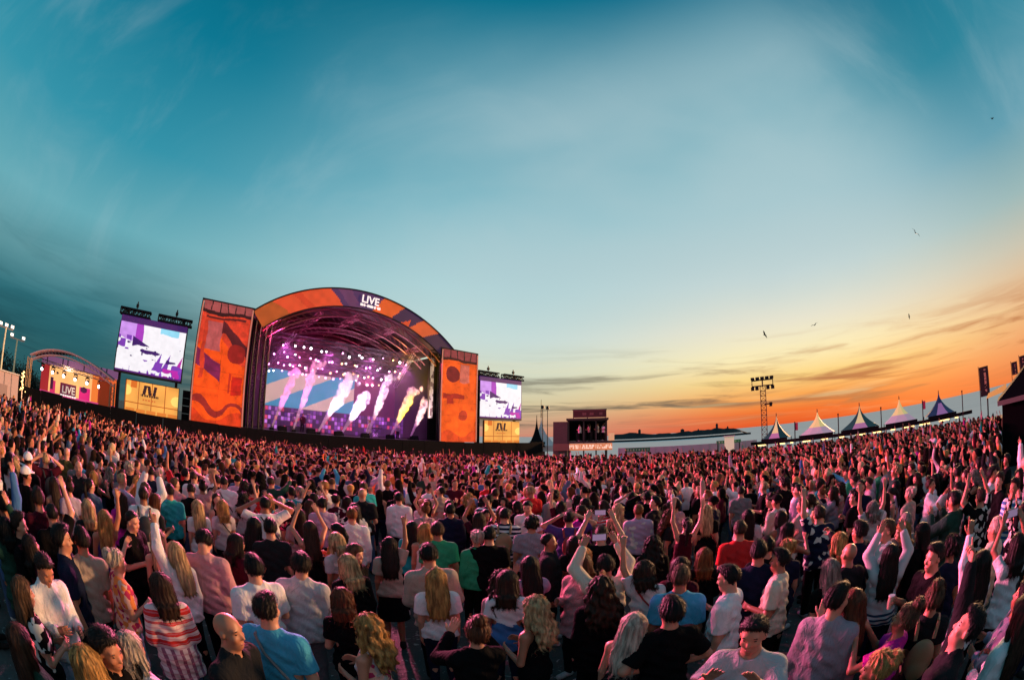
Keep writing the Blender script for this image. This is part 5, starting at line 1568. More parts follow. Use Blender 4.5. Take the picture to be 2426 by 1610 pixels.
def make_person(x, y, rotz, height, spec, label, near, rr):
    sex, face, pose, tilt, yaw, hair, hcol, top, tmat, tcol, bot, bcol = spec
    hb, hc, hh = (.0115, .0125, .0085) if near else (.018, .019, .013)
    hnd = HOLD[pose]
    sk = rr.choice(SKIN)
    p = bpy.data.objects.new('person', body_mesh(sex, pose, tilt, yaw, hb, (hnd, hnd)))
    COL.objects.link(p)
    p.location = (x, y, ground_z(x, y) + .002); p.rotation_euler = (R(rr.gauss(0, 2.2)), R(rr.gauss(0, 2.2)), R(rotz)); s = height / 1.78
    p.scale = (s * rr.uniform(.96, 1.06) * (1.04 if sex == 'm' else 1.0), s, s)
    p.color = (*sk, 1)
    tag(p, label, 'person', 'people standing in the festival crowd')

    def child(name, me, col, lab=None):
        o = bpy.data.objects.new(name, me); COL.objects.link(o); o.parent = p; o.color = (*col, 1)
        return o
    if hair != 'bald':
        o = child('hair', hair_mesh(hair, hh), HC[hcol])
        o.location = PIV; o.rotation_mode = 'ZYX'; o.rotation_euler = (R(tilt), 0, R(yaw)); o.rotation_mode = 'XYZ'; o.rotation_euler = (R(tilt), 0, R(yaw))
    if hair == 'buzz' and rr is rf_ and rr.random() < .4:
        o = child('cap', cap_mesh(), rr.choice((TC['black'], TC['navy'], TC['white'], TC['beige'])))
        o.location = PIV; o.rotation_euler = (R(tilt), 0, R(yaw))
    child({'tee': 't_shirt', 'polo': 'polo_shirt', 'tank': 'tank_top', 'crop': 'strappy_top'}.get(top, top), top_mesh(sex, pose, top, hc, tmat), TC[tcol])
    child(bot, bottom_mesh(sex, bot, hc, 'denim' if bot == 'jeans' else 'plain'), BC[bcol])
    child('shoe', shoe_mesh(.014), rr.choice([(.6, .6, .6), (.02, .02, .02), (.05, .03, .02), (.4, .4, .42)]))
    return p


rp = random.Random(3)
rf_ = random.Random(77)
hand_people = []
for row in P_:
    cr, cx_, cy_, sex, face, pose, tilt, yaw, hair, hcol, top, tmat, tcol, bot, bcol = row
    px, py = CROP[cr] + cx_ * .29342, 1150 + cy_ * .29342
    a, e = ray_of(px, py)
    ht = (1.79 if sex == 'm' else 1.68) + rp.uniform(-.04, .05)
    lift = .025 if hair in ('short', 'thick', 'curly', 'mid', 'long', 'wavy') else .0
    d = (CAM_H - ht - lift) / math.tan(R(-e))
    x, y = d * math.sin(R(a)), d * math.cos(R(a))
    hand_people.append((x, y, -a + face, ht, d, (sex, face, pose, tilt, yaw, hair, hcol, top, tmat, tcol, bot, bcol)))


def add_person(x, y, rotz, ht, d, spec, rr, r_clear):
    lab = spec_label(spec[0], spec[1], spec[2], spec[5], spec[6], spec[7], spec[8], spec[9], spec[10], spec[11])
    labels_used.add(lab)
    p = make_person(x, y, rotz, ht, spec, lab, d < 5.6, rr)
    people_xy.append((x, y, r_clear))
    return p


for (x, y, rz, ht, d, spec) in hand_people:
    p = add_person(x, y, rz, ht, d, spec, rp, .5)
    if spec[2] == 'film' or (spec[2] == 'holdr' and d < 7): props_todo.append((p, spec))

# the rest of the nearest crowd: more people one by one, out to about a dozen metres
wt_ = lambda r_, dct: r_.choices(list(dct), list(dct.values()))[0]
TCW = {'black': 42, 'charcoal': 10, 'grey': 4, 'light-grey': 6, 'white': 20, 'cream': 2, 'beige': 4, 'pink': 5, 'magenta': 2, 'lilac': 4, 'purple': 2, 'navy': 8, 'blue': 3, 'sky-blue': 2, 'teal': 3, 'green': 2, 'dark-green': 3, 'olive': 2, 'yellow': 1, 'orange': 1, 'red': 3, 'maroon': 5, 'mauve': 3, 'denim': 4}
FH_ = {'long': 7, 'wavy': 4, 'mid': 5, 'bob': 2, 'pony': 3, 'bun': 2, 'updo': 1}
MH_ = {'short': 9, 'thick': 4, 'buzz': 3, 'curly': 1, 'bald': 1}
HCW = {'black': 9, 'dark': 10, 'brown': 7, 'light-brown': 3, 'auburn': 1, 'ginger': .6, 'golden': 2, 'blonde': 3, 'silver': 1, 'grey': 1}
POSE_W = {'stand': 50, 'bent': 20, 'holdr': 6, 'clap': 8, 'claphigh': 2.5, 'upr': 3, 'upl': 2.5, 'upr_bent': 3, 'up2': 1.2, 'film': 2, 'hips': 2.5, 'pointr': 2, 'headhands': .6}


def random_spec(r_, face):
    sex = r_.choice('mf')
    hair = wt_(r_, MH_ if sex == 'm' else FH_); hcol = wt_(r_, HCW)
    top = wt_(r_, {'tee': 9, 'shirt': 5, 'polo': 2, 'jacket': 2} if sex == 'm' else {'tee': 6, 'tank': 5, 'blouse': 3, 'sweater': 2, 'jacket': 2, 'dress': 1, 'cardigan': 1})
    tmat = wt_(r_, {'plain': 20, 'stripes': 1, 'spots': 1, 'floral': 1 if sex == 'f' else 0, 'tiedye': 0})
    bot, bcol = r_.choice([('trousers', 'black'), ('jeans', 'dark'), ('jeans', 'blue'), ('jeans', 'navy'), ('shorts', 'beige') if sex == 'm' else ('skirt', 'black')])
    return (sex, face, wt_(r_, POSE_W), r_.choice((0, 0, 0, -12, 10)), r_.choice((0, 0, 0, -32, 32)), hair, hcol, top, tmat, wt_(r_, TCW), bot, bcol)


CROWD_R = 31.0
def in_crowd(x, y):
    r_ = math.hypot(x, y); a = math.degrees(math.atan2(x, y))
    t_ = (Vector((x, y, 0)) - L0).dot(BV)
    if t_ > -3.4 or abs(a) > 86: return False
    lim = CROWD_R if a < 50 else CROWD_R - (a - 50) * .30
    if a > 69.2 and r_ > 10.5: return False
    return r_ < lim


rf = rf_
cand = []
for i in range(60000):
    a = rf.uniform(-84, 84); r_ = math.sqrt(rf.uniform(4.7 ** 2, 33 ** 2))
    cand.append((r_ * math.sin(R(a)), r_ * math.cos(R(a)), r_, a))
HAND = [(math.hypot(q[0], q[1]), math.degrees(math.atan2(q[0], q[1]))) for q in hand_people]
def hides(r_, a):
    """would a stranger here stand in front of somebody the photograph shows clearly"""
    return any(dh - 2.4 < r_ < dh and abs(a - ah) * PI / 180 * r_ < .40 for dh, ah in HAND)

CELL = .6
grid = {}
def gput(x, y): grid.setdefault((int(x // CELL), int(y // CELL)), []).append((x, y))
def gfree(x, y, md):
    i, j = int(x // CELL), int(y // CELL)
    for di in (-1, 0, 1):
        for dj in (-1, 0, 1):
            for (u, v) in grid.get((i + di, j + dj), ()):
                if (u - x) ** 2 + (v - y) ** 2 < md * md: return False
    return True
for (x, y, _) in people_xy: gput(x, y)
N_IND = 298
fill = []
for (x, y, r_, a) in cand:
    md = .50 + rf.uniform(0, .10)
    md += .22 * (float(vnoise(np.array([x * .55 + 30]), np.array([y * .55 + 30]), 19)[0]) - .45)
    if r_ > 9: md -= .07
    if r_ < 7.0: md = .58
    if not in_crowd(x, y) or not gfree(x, y, md): continue
    px_hidden = r_ < 5.4 and abs(a - 6) < 16          # the open patch of ground in the middle foreground
    if px_hidden or (r_ < 5.9 and abs(a) < 70) or (r_ < 11 and hides(r_, a)): continue
    gput(x, y); fill.append((r_, x, y, a))
fill.sort()
n_ind = N_IND - len(hand_people)
for (r_, x, y, a) in fill[:n_ind]:
    base = stage_face(x, y) + rf.gauss(0, 16)
    if rf.random() < .12: base += rf.choice((-1, 1)) * rf.uniform(50, 150)
    for k in range(200):
        spec = random_spec(rf, base + a)
        lab = spec_label(spec[0], spec[1], spec[2], spec[5], spec[6], spec[7], spec[8], spec[9], spec[10], spec[11])
        if lab not in labels_used: break
    ht = (1.79 if spec[0] == 'm' else 1.67) + rf.gauss(0, .06)
    p = add_person(x, y, base, ht, r_, spec, rf, .5)
    if spec[2] == 'film' and rf.random() < .6: props_todo.append((p, spec))
print('individuals', len(people_xy), 'outermost', fill[min(n_ind, len(fill) - 1)][0], 'rest', len(fill) - n_ind)

# ------------------------------------------------------------------ the rest of the crowd: one object
VAR = {}
def variant(k, far):
    key = (k, far)
    if key in VAR: return VAR[key]
    r_ = random.Random(500 + k); h = .058 if far else .036
    sex = 'mf'[k % 2]
    pose = wt_(r_, {'stand': 60, 'bent': 14, 'clap': 10, 'claphigh': 3, 'upr': 3.5, 'upl': 3, 'upr_bent': 4, 'up2': 2, 'film': 2, 'pointr': 3})
    hair = wt_(r_, MH_ if sex == 'm' else FH_)
    top = wt_(r_, {'tee': 9, 'shirt': 3} if sex == 'm' else {'tee': 6, 'tank': 6, 'sweater': 2})
    parts = []
    V, F = body_arrays(sex, pose, R(r_.choice((0, 0, 8, -10))), R(r_.choice((0, 0, 25, -25))), h, simple=True)
    keep = V[F].mean(1)[:, 2] > .95; F = F[keep]
    u, inv = np.unique(F, return_inverse=True); parts.append((V[u], inv.reshape(F.shape), 0))
    if hair != 'bald':
        f = hair_field(hair, h * .72); V, F = f.mesh(); parts.append((V, F, 1))
    V, F = top_field(sex, pose, top, h).mesh(); parts.append((V, F, 2))
    V, F = bottom_field(sex, 'jeans', h * 1.25).mesh(); parts.append((V, F, 3))
    VAR[key] = parts
    return parts


rc = random.Random(9)
VS, FS, CS = [], [], []
nv = 0
for (r_, x, y, a) in fill[n_ind:]:
    far = r_ > 18
    parts = variant(rc.randrange(44), far)
    yaw = R(stage_face(x, y) + rc.gauss(0, 22) + (rc.choice((-100, 100, 170)) if rc.random() < .06 else 0))
    s = rc.gauss(.97, .045); c, sn = math.cos(yaw) * s, math.sin(yaw) * s
    Mx = np.array(((c, -sn, 0), (sn, c, 0), (0, 0, s))).T
    cols = (rc.choice(SKIN), HC[wt_(rc, {'black': 9, 'dark': 9, 'brown': 6, 'light-brown': 2, 'golden': 2, 'blonde': 2, 'auburn': 1})], TC[wt_(rc, TCW)], BC[rc.choice(('black', 'dark', 'navy', 'blue', 'beige'))])
    off = np.array((x, y, ground_z(x, y)))
    for V, F, ci in parts:
        VS.append((V @ Mx + off).astype(np.float32)); FS.append((F + nv).astype(np.int32)); nv += len(V)
        CS.append(np.tile(np.array((*cols[ci], 1), np.float32), (len(F), 1)))
cm = new_mesh('crowd', np.vstack(VS), np.vstack(FS), True)
ca = cm.attributes.new('print', 'FLOAT_COLOR', 'FACE')
ca.data.foreach_set('color', np.vstack(CS).ravel())
print('crowd faces', len(cm.polygons))
VS = FS = CS = None
CROWD_M = attr_mat('crowd clothing', 0, 0.8); CROWD_M.node_tree.nodes['Principled BSDF'].inputs['Specular IOR Level'].default_value = 0.06
tag(link('crowd', cm, CROWD_M), 'far festival crowd packed between the nearest people and the stage', 'crowd', None, 'stuff')

# ------------------------------------------------------------------ things people hold
M['phone'] = mat('phone case', (0.015, 0.015, 0.018), 0.3)
M['phone_screen'] = mat('phone screen', (0.02, 0.02, 0.02), 0.2, emit=(0.6, 0.4, 0.7), strength=0.35)
M['cup'] = mat('clear plastic cup', (0.62, 0.50, 0.36), 0.25)
for p, spec in props_todo:
    sex, pose = spec[0], spec[2]
    J = joints(sex, pose)
    who = p['label'].split(',')[0]
    loc = Matrix.Translation(p.location) @ Euler(p.rotation_euler).to_matrix().to_4x4() @ Matrix.Diagonal((*p.scale, 1))
    if pose == 'film':
        c = (J[0][2] + J[1][2]) / 2 + np.array((0, .045, .10))
        o = empty('phone', loc @ Vector(c), p.rotation_euler.z, 'phone held up to film by the ' + who, 'phone', 'phones held over the crowd')
        MB().box(-.085, .085, 0.0, .010, -.042, .042).build('case', M['phone'], o)
        MB().box(-.078, .078, -.0035, -.001, -.037, .037).build('display', M['phone_screen'], o)
    else:
        w_ = J[1][2] + J[1][3] * .085
        c = w_ + np.array((-.02, .035, -.02))
        o = empty('drink_cup', loc @ Vector(c), p.rotation_euler.z, 'beer cup in the hand of the ' + who, 'cup', 'cups held in the crowd')
        MB().tube((0, 0, -.06), (0, 0, .07), .028, .038, 14).build('cup_body', M['cup'], o)
        MB().tube((0, 0, .071), (0, 0, .082), .037, .036, 14).build('beer_foam', M['white_vinyl'], o)

M['bag'] = mat('dark bag fabric', (.02, .021, .024), .7, noise=.4)
bag_cols = {'black': M['bag'], 'tan': mat('tan leather', (.26, .15, .07), .5, noise=.2), 'grey': mat('grey bag fabric', (.16, .16, .17), .7, noise=.2), 'red': mat('red bag fabric', (.36, .03, .03), .7, noise=.2)}
rb_ = random.Random(21)
bag_on = [o for o in COL.objects if o.name.startswith('person') and o.get('group') == 'people standing in the festival crowd' and 2.8 < math.hypot(o.location.x, o.location.y) < 9.5 and 'facing' not in o['label'] and not any('coat' in c.name for c in o.children)]
rb_.shuffle(bag_on)
for i, p in enumerate(bag_on[:22]):
    mw = Matrix.Translation(p.location) @ Euler(p.rotation_euler).to_matrix().to_4x4() @ Matrix.Diagonal((*p.scale, 1))
    who = ' '.join(p['label'].split(',')[0].split()[:11]); kc = ('black', 'grey', 'tan', 'black', 'red')[i % 5]
    long_hair = any(c.name.startswith('hair') for c in p.children) and ('long' in who or 'shoulder' in who)
    o = empty('backpack' if (i % 2 == 0 and not long_hair) else 'shoulder_bag', p.location, 0, 'x', 'bag', 'bags worn in the crowd')
    o.rotation_euler = p.rotation_euler; o.scale = p.scale
    if o.name.startswith('backpack'):
        f = Field((-.2, -.42, .95), (.2, -.08, 1.5), .014)
        f.ell((0, -.235, 1.20), (.135, .085, .20), 0); f.ell((0, -.30, 1.12), (.095, .045, .10), .02)
        V, F = f.mesh(); link('bag_body', new_mesh('bag_body', V, F, True), bag_cols[kc], o)
        for sd in (-1, 1): MB().path([(sd * .09, -.17, 1.36), (sd * .10, -.10, 1.485), (sd * .105, .02, 1.49), (sd * .115, .13, 1.38), (sd * .125, .15, 1.2), (sd * .15, .05, 1.05), (sd * .12, -.18, 1.03)], .018, 6).build('strap', bag_cols[kc], o)
        o['label'] = kc + ' backpack of the ' + who
    else:
        f = Field((.12, -.16, .72), (.34, .16, 1.02), .012)
        f.ell((.235, 0, .87), (.05, .12, .085), 0)
        V, F = f.mesh(); link('bag_body', new_mesh('bag_body', V, F, True), bag_cols[kc], o)
        MB().path([(.235, -.09, .92), (.19, -.155, 1.05), (.10, -.165, 1.2), (-.02, -.155, 1.36), (-.09, -.10, 1.475), (-.10, .03, 1.485), (-.06, .13, 1.38), (.06, .165, 1.22), (.17, .15, 1.05), (.235, .09, .92)], .012, 6).build('strap', bag_cols[kc], o)
        o['label'] = kc + ' bag slung across the ' + who
# ------------------------------------------------------------------ smoke jets with a lamp at the foot of each
def smoke_mat(name, dens):
    m = bpy.data.materials.new(name); m.use_nodes = True
    t = NT(m.node_tree); m.node_tree.nodes.clear()
    pv = t.n('ShaderNodeVolumePrincipled'); pv.inputs['Color'].default_value = (0.97, 0.97, 0.97, 1); pv.inputs['Anisotropy'].default_value = 0.1
    v = t.n('ShaderNodeTexCoord').outputs['Object']; sz = t.n('ShaderNodeSeparateXYZ'); t.put(sz.inputs[0], v)
    n = t.noise(t.mapping(v, scale=(1, 1, .7)), 2.6, 4, .62, .7)
    puff = t.ramp(n, [(.40, (0, 0, 0)), (.62, (1, 1, 1))])
    core = t.ramp(t.math('DIVIDE', sz.outputs[2], 3.0, clamp=True), [(.0, (2.4, 2.4, 2.4)), (.55, (.35, .35, .35)), (1.0, (.05, .05, .05))])
    t.put(pv.inputs['Density'], t.math('MULTIPLY', t.math('ADD', puff, core), dens))
    o = t.n('ShaderNodeOutputMaterial'); m.node_tree.links.new(pv.outputs[0], o.inputs['Volume'])
    return m


SMOKE = smoke_mat('co2 smoke', 2.9)
SC.cycles.volume_step_rate = 2.0
SC.cycles.volume_max_steps = 96
JETS = [  # bearing of the nozzle, of the top; top elevation; lamp colour; words
    (-32.4, -29.6, 7.2, (1.0, .16, .66), 'magenta smoke jet nearest the orange tower, rising from the stage edge', .75),
    (-29.4, -26.8, 8.4, (1.0, .22, .66), 'tall pink smoke jet, second along the stage edge', .8),
    (-26.0, -22.0, 7.0, (1.0, .72, .95), 'broad white smoke jet crossing the striped back screen', 1.15),
    (-22.8, -19.8, 5.0, (.95, .68, 1.0), 'short white smoke jet with violet top beside the back screen', 1.0),
    (-19.3, -16.8, 7.4, (1.0, .66, .70), 'pale pink smoke jet before the dark side of the stage', .85),
    (-16.2, -13.5, 6.0, (1.0, .55, .02), 'yellow smoke jet on the stage edge', .9),
    (-13.5, -11.6, 4.8, (1.0, .58, .50), 'peach smoke jet nearest the pale column at the stage end', .7)]
for k, (a0, a1, te, colr, lb, fat) in enumerate(JETS):
    fat *= 1.04
    s0 = s_at(a0, 1.2); s1 = s_at(a1, 1.6); H_ = zel(s0, 1.2, te) - FLOOR
    lean = s1 - s0
    f = Field((-1.6, -1.6, -.1), (lean + 1.9, 1.9, H_ + 1.2), .11)
    rs = random.Random(40 + k)
    f.cone((0, 0, 0.2), (lean * .55, 0.1, H_ * .55), .09, .30 * fat, 0)
    f.cone((lean * .5, .1, H_ * .5), (lean * .82, .2, H_ * .80), .34 * fat, .50 * fat, .2)
    for q in range(26):
        u = rs.uniform(.28, 1.0) ** .8; rr_ = (.08 + .40 * u) * fat
        f.ell((lean * u + rs.gauss(0, .26 * u * fat), .15 * u + rs.gauss(0, .2 * u), H_ * u), (rr_ * rs.uniform(.4, .9),) * 2 + (rr_ * rs.uniform(.6, 1.3),), .16)
    for q in range(5):
        f.ell((lean * 1.05 + rs.gauss(0, .6 * fat), .2, H_ * rs.uniform(.92, 1.06)), (.2 * fat, .2, .28), .15)
    P = np.meshgrid(*f.ax, indexing='ij', sparse=True)
    f.D = f.D + (.05 * np.sin(P[0] * 9 + P[2] * 5 + k) * np.sin(P[1] * 8 - P[2] * 7) + .03 * np.sin(P[2] * 17 + P[0] * 15 + P[1] * 9)).astype(np.float32) * np.clip(P[2] / 3, .1, 1)
    V, F = f.mesh()
    r = empty('smoke_jet', SP(s0, 1.2, FLOOR), ROTS, lb, 'smoke jet', 'smoke jets along the stage edge')
    link('smoke_plume', new_mesh('smoke_plume', V, F, True), SMOKE, r)
    MB().box(-.2, .2, -.2, .2, .005, .22).tube((0, 0, .22), (.04, 0, .36), .06, .04).build('nozzle', M['black_metal'], r)
    p0 = SP(s0 - .25, -.25, FLOOR + .35); spot('jet_lamp', p0, SP(s1, 1.4, FLOOR + H_), (3800, 4200, 7500, 7500, 5500, 12000, 4500)[k], colr, 42, .8, .12)
    spot('jet_lamp', SP(s0 + .5, .0, FLOOR + .35), SP(s0 + lean * .8, 1.4, FLOOR + H_ * .8), (1800, 2000, 3600, 3600, 2600, 6000, 2200)[k], colr, 50, .8, .12)

# performers
for s, t_, spec, lb, rot in ((s_at(-19.2, 2.4), 2.4, ('f', 0, 'upr', 0, 0, 'long', 'blonde', 'dress', 'plain', 'cream', 'skirt', 'black'), 'singer in pale dress with one arm raised on the stage among smoke jets', 170),
                             (s_at(-15.2, 3.2), 3.2, ('m', 0, 'bent', 0, 0, 'short', 'dark', 'jacket', 'plain', 'lilac', 'trousers', 'black'), 'musician in lilac jacket on the stage behind the yellow smoke jet', 190),
                             (s_at(-28.2, 3.6), 3.6, ('m', 0, 'holdr', 0, 0, 'thick', 'black', 'shirt', 'plain', 'maroon', 'trousers', 'black'), 'musician in maroon shirt on the stage between the two pink smoke jets', 175)):
    q = SP(s, t_)
    p = make_person(q.x, q.y, math.degrees(ROTS) + rot, 1.76, spec, lb, False, rp)
    p.location.z = FLOOR + .003; p['group'] = 'performers on the main stage'

# ------------------------------------------------------------------ small polar helper for the rest of the ground
def AT(azd, d): return Vector((d * math.sin(R(azd)), d * math.cos(R(azd)), 0))
def EL(d, eld): return CAM_H + d * math.tan(R(eld))


# pointed tent beyond the far screen
D_ = 53.0
pt = empty('pointed_tent', AT(4.0, D_), R(-4), 'tall pointed white tent with a dark front and thin spire beyond the far screen', 'tent')
Wt, ez, tz = 1.9, EL(D_, -1.2), EL(D_, 2.7)
def swept(R0, z0, z1, n=10, pw=2.3, sides=4, rot=PI / 4):
    vs, fs = [], []
    for i in range(n + 1):
        h_ = i / n; r_ = R0 * (1 - h_) ** pw + .03
        for k in range(sides):
            a = rot + 2 * PI * k / sides; q_ = 1 / math.cos(PI / sides); vs.append((r_ * math.cos(a) * q_, r_ * math.sin(a) * q_, z0 + (z1 - z0) * h_))
    for i in range(n):
        for k in range(sides):
            fs.append((i * sides + k, i * sides + (k + 1) % sides, (i + 1) * sides + (k + 1) % sides, (i + 1) * sides + k))
    return vs, fs


vs, fs = swept(Wt, ez, tz); link('canopy', new_mesh('canopy', vs, fs), M['white_vinyl'], pt)
vs, fs = swept(Wt * .55, ez - .1, tz + .2); v2 = [(x - .55, y - 1.12 * (1 - (z - ez) / (tz - ez + .4)), z) for x, y, z in vs]
link('dark_front', new_mesh('dark_front', v2, fs), M['black'], pt)
MB().tube((0, 0, tz - .1), (0, 0, EL(D_, 5.0)), .07, .02).build('spire', M['black_metal'], pt)
for x in (-Wt, Wt):
    for y in (-Wt, Wt): MB().tube((x, y, -1.0), (x, y, ez), .05).build('pole', M['white_vinyl'], pt)
MB().box(-Wt, Wt, -Wt, -Wt + .05, EL(D_, -1.9), ez).build('valance', M['white_vinyl'], pt)
for a_, d, e_, lb in ((4.2, 50, 4.1, 'slim dark lamp post beside the pointed tent'), (4.85, 49, 4.0, 'lamp post with round dark head between pointed tent and control deck')):
    q = AT(a_, d); r = empty('lamp_post', (q.x, q.y, ground_z(q.x, q.y)), 0, lb, 'lamp post', 'lamp posts by the pointed tent')
    top = EL(d, e_) - ground_z(q.x, q.y)
    MB().tube((0, 0, 0), (0, 0, top - .25), .06, .04).build('pole', M['black_metal'], r)
    MB().tube((0, 0, top - .28), (0, 0, top + .1), .20, .16, 12).build('lamp_head', M['black_metal'], r)

# control deck (front of house) with sign and banner
D_ = 42.0
fo = empty('control_deck', AT(10.2, D_), R(-10.2), 'dark two-level control deck with roof sign and bright printed banner', 'control deck')
wx = D_ * math.tan(R(2.55)); z0, z1 = EL(D_, -.66), EL(D_, 2.15)
fs_ = mat('deck steel', (.06, .05, .045), .5, .4)
for x in (-wx, -wx * .2, wx * .45, wx): MB().box(x - .07, x + .07, -.07, .07, -1.0, z1).build('post', fs_, fo)
for x in (-wx, wx): MB().box(x - .07, x + .07, 2.4, 2.54, -1.0, z1).build('post', fs_, fo)
MB().box(-wx - .2, wx + .2, -.3, 2.8, z1 + .002, z1 + .2).build('roof', fs_, fo)
MB().box(-wx - .1, wx + .5, -.2, 2.7, z0 - .2, z0).build('floor_deck', fs_, fo)
MB().box(-wx, wx, 2.3, 2.38, z0 + .01, z1 - .01).build('back_wall', M['black'], fo)
MB().box(-wx - 1.5, -wx - .1, -.1, 2.4, -1.0, EL(D_, 2.0)).build('side_cabin', mat('dark cabin', (.08, .065, .055), .7, noise=.3), fo)
def sign_fn(u, v):
    o = np.tile(L((74, 40, 40)), (len(u), 1))
    o = np.where((((u > .28) & (u < .4)) | ((u > .5) & (u < .62)) | ((u > .78) & (u < .88)))[:, None] & (np.abs(v - .5) < .2)[:, None] & ((u * 40) % 1 < .7)[:, None], L((120, 84, 80)), o)
    return np.where(((v < .08) | (v > .9))[:, None], L((120, 80, 76)), o)
sg = panel('roof_sign', -wx + .45, wx, EL(D_, 2.5), EL(D_, 3.5), 60, 12, sign_fn, M['printed'], fo, y=-.15)
mb = MB(); [mb.tube((x, .1, z1 + .2), (x, .1, EL(D_, 3.5)), .05) for x in (-wx + .5, 0, wx - .1)]; mb.tube((-wx + .4, .1, EL(D_, 3.55)), (wx + .05, .1, EL(D_, 3.55)), .06)
mb.build('sign_frame', fs_, fo)
def foh_fn(u, v):
    n = vnoise(u * 60, v * 3, 71)
    o = np.tile(L((206, 126, 84)), (len(u), 1)) * (.8 + .3 * vnoise(u * 6, v * 2, 72))[:, None]
    st = ((n > .56) & (v > .25) & (v < .8)) | ((np.abs(v - .35) < .1) & (u > .3) & (u < .62) & (n > .3))
    return np.where(st[:, None], L((255, 214, 186)), o)
panel('banner', -wx + .1, wx + .55, EL(D_, -1.9), z0 - .22, 90, 16, foh_fn, M['banner'], fo, y=-.26)
MB().box(-wx - 1.5, -wx + .08, -.26, -.2, EL(D_, -1.9), z0 - .22).build('plinth', mat('brown plinth', (.22, .13, .09), .8), fo)
MB().box(wx + .2, wx + .75, -.3, .4, z0, EL(D_, .35)).build('light_box', mat('warm light box', (.6, .45, .3), .5, emit=lin(240, 180, 120), strength=.5), fo)
for k in range(5):
    x = -wx + .7 + k * .62
    o = MB().box(x, x + .42, .5, .95, z0 + .004, z0 + .95 + .3 * (k % 2)).build('equipment_rack', M['black_metal'], None, loc=AT(10.2, D_), rotz=R(-10.2))
    tag(o, 'dark equipment rack standing inside the control deck', 'rack', 'equipment racks inside the control deck')
for k, (dx, sx_, tc_) in enumerate(((-.75, 'm', 'white'), (.2, 'f', 'pink'), (.95, 'm', 'cream'), (1.5, 'f', 'white'))):
    q = AT(10.2, D_) + Vector((math.cos(R(10.2)), -math.sin(R(10.2)), 0)) * dx + Vector((math.sin(R(10.2)), math.cos(R(10.2)), 0)) * .2
    p = make_person(q.x, q.y, 60 + 20 * k, 1.72, (sx_, 0, 'bent', 0, 0, 'short' if sx_ == 'm' else 'mid', 'dark', 'tee' if k != 1 else 'blouse', 'plain', tc_, 'trousers', 'black'),
                    '%s in %s top standing on the control deck under its roof sign' % (('stocky crew man', 'crew woman', 'crew man', 'crew woman')[k], tc_), False, rp)
    p.location.z = z0 + .003; p['group'] = 'crew on the control deck'

# low dark pavilion on the seafront
D_ = 300.0
pv = empty('seafront_pavilion', AT(23, D_), R(-23), 'long dark low sea pier building with small roof turrets against the orange sky', 'building')
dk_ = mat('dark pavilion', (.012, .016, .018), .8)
X_ = lambda a: D_ * math.tan(R(a - 23)); Zv = lambda a, e: CAM_H + D_ / math.cos(R(a - 23)) * math.tan(R(e))
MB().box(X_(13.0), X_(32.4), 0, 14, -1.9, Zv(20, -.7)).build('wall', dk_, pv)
rpv = random.Random(4)
key_a = [13.0, 14.6, 16, 18.6, 20, 22, 24, 26, 28, 30, 31.2, 32.4]; key_e = [.10, .22, .26, .06, -.06, -.02, .08, .16, .2, .02, -.3, -.85]
prof = [(a, float(np.interp(a, key_a, key_e)) + rpv.uniform(-.09, .09)) for a in np.linspace(13.0, 32.4, 44)]
vs, fs = [], []
for a, e in prof: vs += [(X_(a), -.3, Zv(a, min(e - .12, -.55))), (X_(a), 5, Zv(a, e)), (X_(a), 14.3, Zv(a, min(e - .12, -.55)))]
for i in range(len(prof) - 1): fs += [(3 * i, 3 * i + 3, 3 * i + 4, 3 * i + 1), (3 * i + 1, 3 * i + 4, 3 * i + 5, 3 * i + 2)]
fs += [(0, 1, 2), (3 * len(prof) - 3, 3 * len(prof) - 1, 3 * len(prof) - 2)]
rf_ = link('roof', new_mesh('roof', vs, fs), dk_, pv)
for a, e, w_ in ((17.1, .74, .9), (23, .48, 1.4), (27.8, .9, .8), (29.3, .42, .5), (25.2, .35, .5)):
    MB().box(X_(a) - w_, X_(a) + w_, 4.0, 6.0, Zv(a, -.2), Zv(a, e - .12)).tube((X_(a), 5, Zv(a, e - .12)), (X_(a), 5, Zv(a, e)), w_ * 1.2, .1, 4).build('turret', dk_, rf_)

# white hoarding and green stall signs between deck and tents
D_ = 41.0
hd = MB().box(D_ * math.tan(R(-9.3)), D_ * math.tan(R(9.6)), 0, .12, -1.2, 1.86)
for k in range(16): x = D_ * math.tan(R(-9.2)) + k * .88; hd.box(x, x + .04, -.02, -.002, -1.2, 1.86)
tag(hd.build('hoarding', mat('white hoarding', (.30, .42, .40), .6, noise=.25, nscale=1.2), None, loc=AT(23.6, D_), rotz=R(-23.6)), 'long white panel hoarding below the dark seafront pavilion', 'hoarding')
for a0, a1, e0, e1, lb in ((15.2, 18.6, -2.3, -1.75, 'long green stall sign at the deck end of the white hoarding'), (27.6, 31.0, -1.85, -1.45, 'green stall sign at the tent end of the white hoarding')):
    d = D_ - 1.2; c = (a0 + a1) / 2; hw = d * math.tan(R((a1 - a0) / 2))
    def gs(u, v): return np.where(((u * 9 % 1 < .3) & (np.abs(v - .5) < .22))[:, None], L((150, 200, 160)), L((40, 130, 84)))
    q = empty('stall_sign', AT(c, d), R(-c), lb, 'sign', 'green stall signs on the hoarding')
    panel('board', -hw, hw, EL(d, e0), EL(d, e1), 40, 8, gs, M['printed'], q)
    [MB().box(x, x + .1, .09, .19, -1, EL(d, e1)).build('leg', M['black_metal'], q) for x in (-hw + .1, hw - .2)]
q = empty('lit_kiosk', AT(29.4, 39.0), R(-29.4), 'small pale lit kiosk standing by the white hoarding', 'kiosk')
